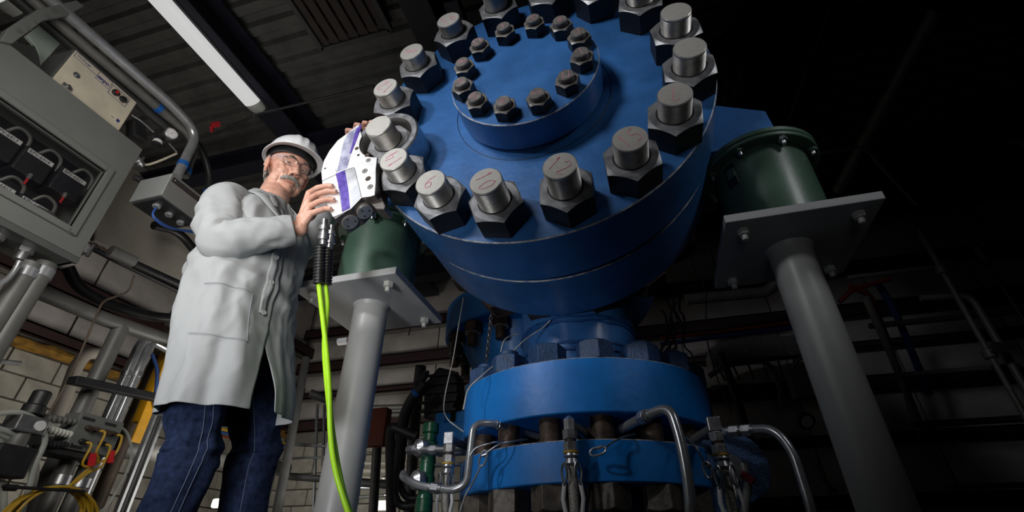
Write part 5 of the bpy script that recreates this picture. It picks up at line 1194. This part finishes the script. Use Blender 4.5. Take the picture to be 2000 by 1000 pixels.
for k, ci in enumerate((1,3,4,5)):
    p = conn[ci]; m = MB(); P = bez([p, p+V((.015,.01,-.01)), p+V((.01,.012,-.07)), PX(190-6*k,900+8*k,-1.92), PX(150,935+2*k,-1.92), tie+V((0,0,.003*k))], 8); m.tube(P, .0042, 8)
    solo('yellow_cable', m, 'yellow_cable', 'yellow cable from the %s connector of the junction box down to the tie' % ('upper left','upper right','lower left','lower right')[k], 'cable', p)
for k, (q, lab) in enumerate((((182,885),'left'),((218,880),'right'))): m = MB(); c = PX(*q, -1.90); m.bar(c, c+V((.0,.012,-.04)), .003, .032, (1,0,0)); solo('red_flag', m, 'red', lab+' of two red tags taped on the yellow cables', 'tag', c)
T = thing('cable_coil', 'coil of many yellow cable turns at the lower left corner', 'cable', tie, None)
rnd = random.Random(4)
for k in range(15):
    R0 = .075+.055*rnd.random(); a0 = rnd.uniform(-.2,.2); dx = rnd.uniform(-.015,.015); m = MB(); P = []
    for j in range(33): t = 2*PI*j/32; P.append(tie+V((dx+.012*sin(t*2+k), R0*1.15*sin(t)-.01+.02*a0, -R0*.95-R0*.98*cos(t+PI)*1.0)))
    m.tube(P, .0042, 7); build('cable_turn', m, 'yellow_cable', T)
m = MB(); m.cyl(PX(5,950,-1.9), PX(165,960,-1.9), .005, 8); m.cyl(PX(10,952,-1.9), PX(32,953,-1.9), .010, 10); solo('cable_tie_rod', m, 'black', 'black rod crossing above the yellow coil', 'rod', PX(5,950,-1.9))
# regulator and clear tubes
c = PX(58,815,-1.95); T = thing('air_regulator', 'silver air regulator with a black knob at the left edge', 'regulator', c)
m = MB(); m.lathe([(.032,0),(.032,.025),(.026,.03),(.026,.07),(.022,.075)], c+V((0,0,.01)), (0,0,1), 20); build('knob', m, 'black', T)
m = MB(); m.box(c+V((-.035,-.045,-.05)), c+V((.035,.045,.0))); build('body', m, 'zinc', T, .004); m = MB(); m.lathe([(.016,0),(.016,.004)], c+V((.035,.02,-.025)), (1,0,0), 16); build('dial', m, 'white_print', T)
m = MB(); m.lathe([(.026,0),(.028,-.04),(.020,-.06)], c+V((0,0,-.05)), (0,0,1), 18); build('bowl', m, 'dull_pipe', T)
m = MB(); a, b = PX(-20,820,-2.05), PX(150,845,-2.05); m.bar(a+V((0,0,-.05)), b+V((0,0,-.05)), .05, .05, (1,0,0)); solo('white_beam', m, 'hat_in', 'pale plastic rail behind the regulator', 'rail', a, bevel=.006)
for k, (L, lab) in enumerate((([(-10,808),(40,806),(75,825),(88,860),(70,905),(55,960),(40,1010)],'clear tube looping right from the regulator'),([(-10,835),(30,850),(55,885),(62,930),(40,1010)],'clear tube falling from the left edge in front of the block wall'),
       ([(-10,842),(45,872),(70,910),(60,960),(15,1010)],'clear tube bundled just right of another one'),([(60,812),(100,830),(120,850)],'short clear tube between regulator and junction box'),([(0,930),(8,960),(6,1010)],'clear tube at the lower left corner'),
       ([(225,826),(250,850),(255,900),(215,980),(180,1010)],'thin pale tube falling right of the junction box'),([(20,870),(70,872),(120,862)],'black-clamped clear tube under the regulator'))):
    m = MB(); m.tube(bez(XP(L, -1.93-.012*k), 8), .0085 if k < 5 else .005, 10); solo('clear_tube', m, 'clear_tube', lab, 'tube', XP(L)[0])
for k, (q0, q1) in enumerate((((80,815),(150,824)),((85,868),(140,870)),((90,838),(140,850)))):
    a, b = PX(*q0, -1.96), PX(*q1, -1.96); n = 7; pr = []
    for i in range(n): pr += [(.008,i/n),(.013,(i+.2)/n),(.013,(i+.6)/n),(.008,(i+.8)/n)]
    m = MB(); L = (b-a).length; m.lathe([(r, h*L) for r, h in pr], a, b-a, 12); solo('threaded_fitting', m, ('dull_pipe','black','hat_in')[k], ('upper dark','lower black','middle white')[k]+' ribbed fitting left of the junction box', 'fitting', a)
m = MB(); c = PX(15,905,-1.95); m.box(c+V((-.03,-.06,-.04)), c+V((.03,.05,.05))); solo('black_valve', m, 'black', 'black valve body at the left edge under the clear tubes', 'valve', c, bevel=.006)
for k, q in enumerate(((105,965),(150,960))):
    a = PX(*q, -2.05); runp('grey_pipe', [V((a.x,a.y,FLOOR)), V((a.x,a.y,.36))], .028, 'dull_pipe', ('right' if k else 'left')+' of two grey pipes rising behind the yellow coil', 'pipe', .02, [(0,.8,'zinc')])
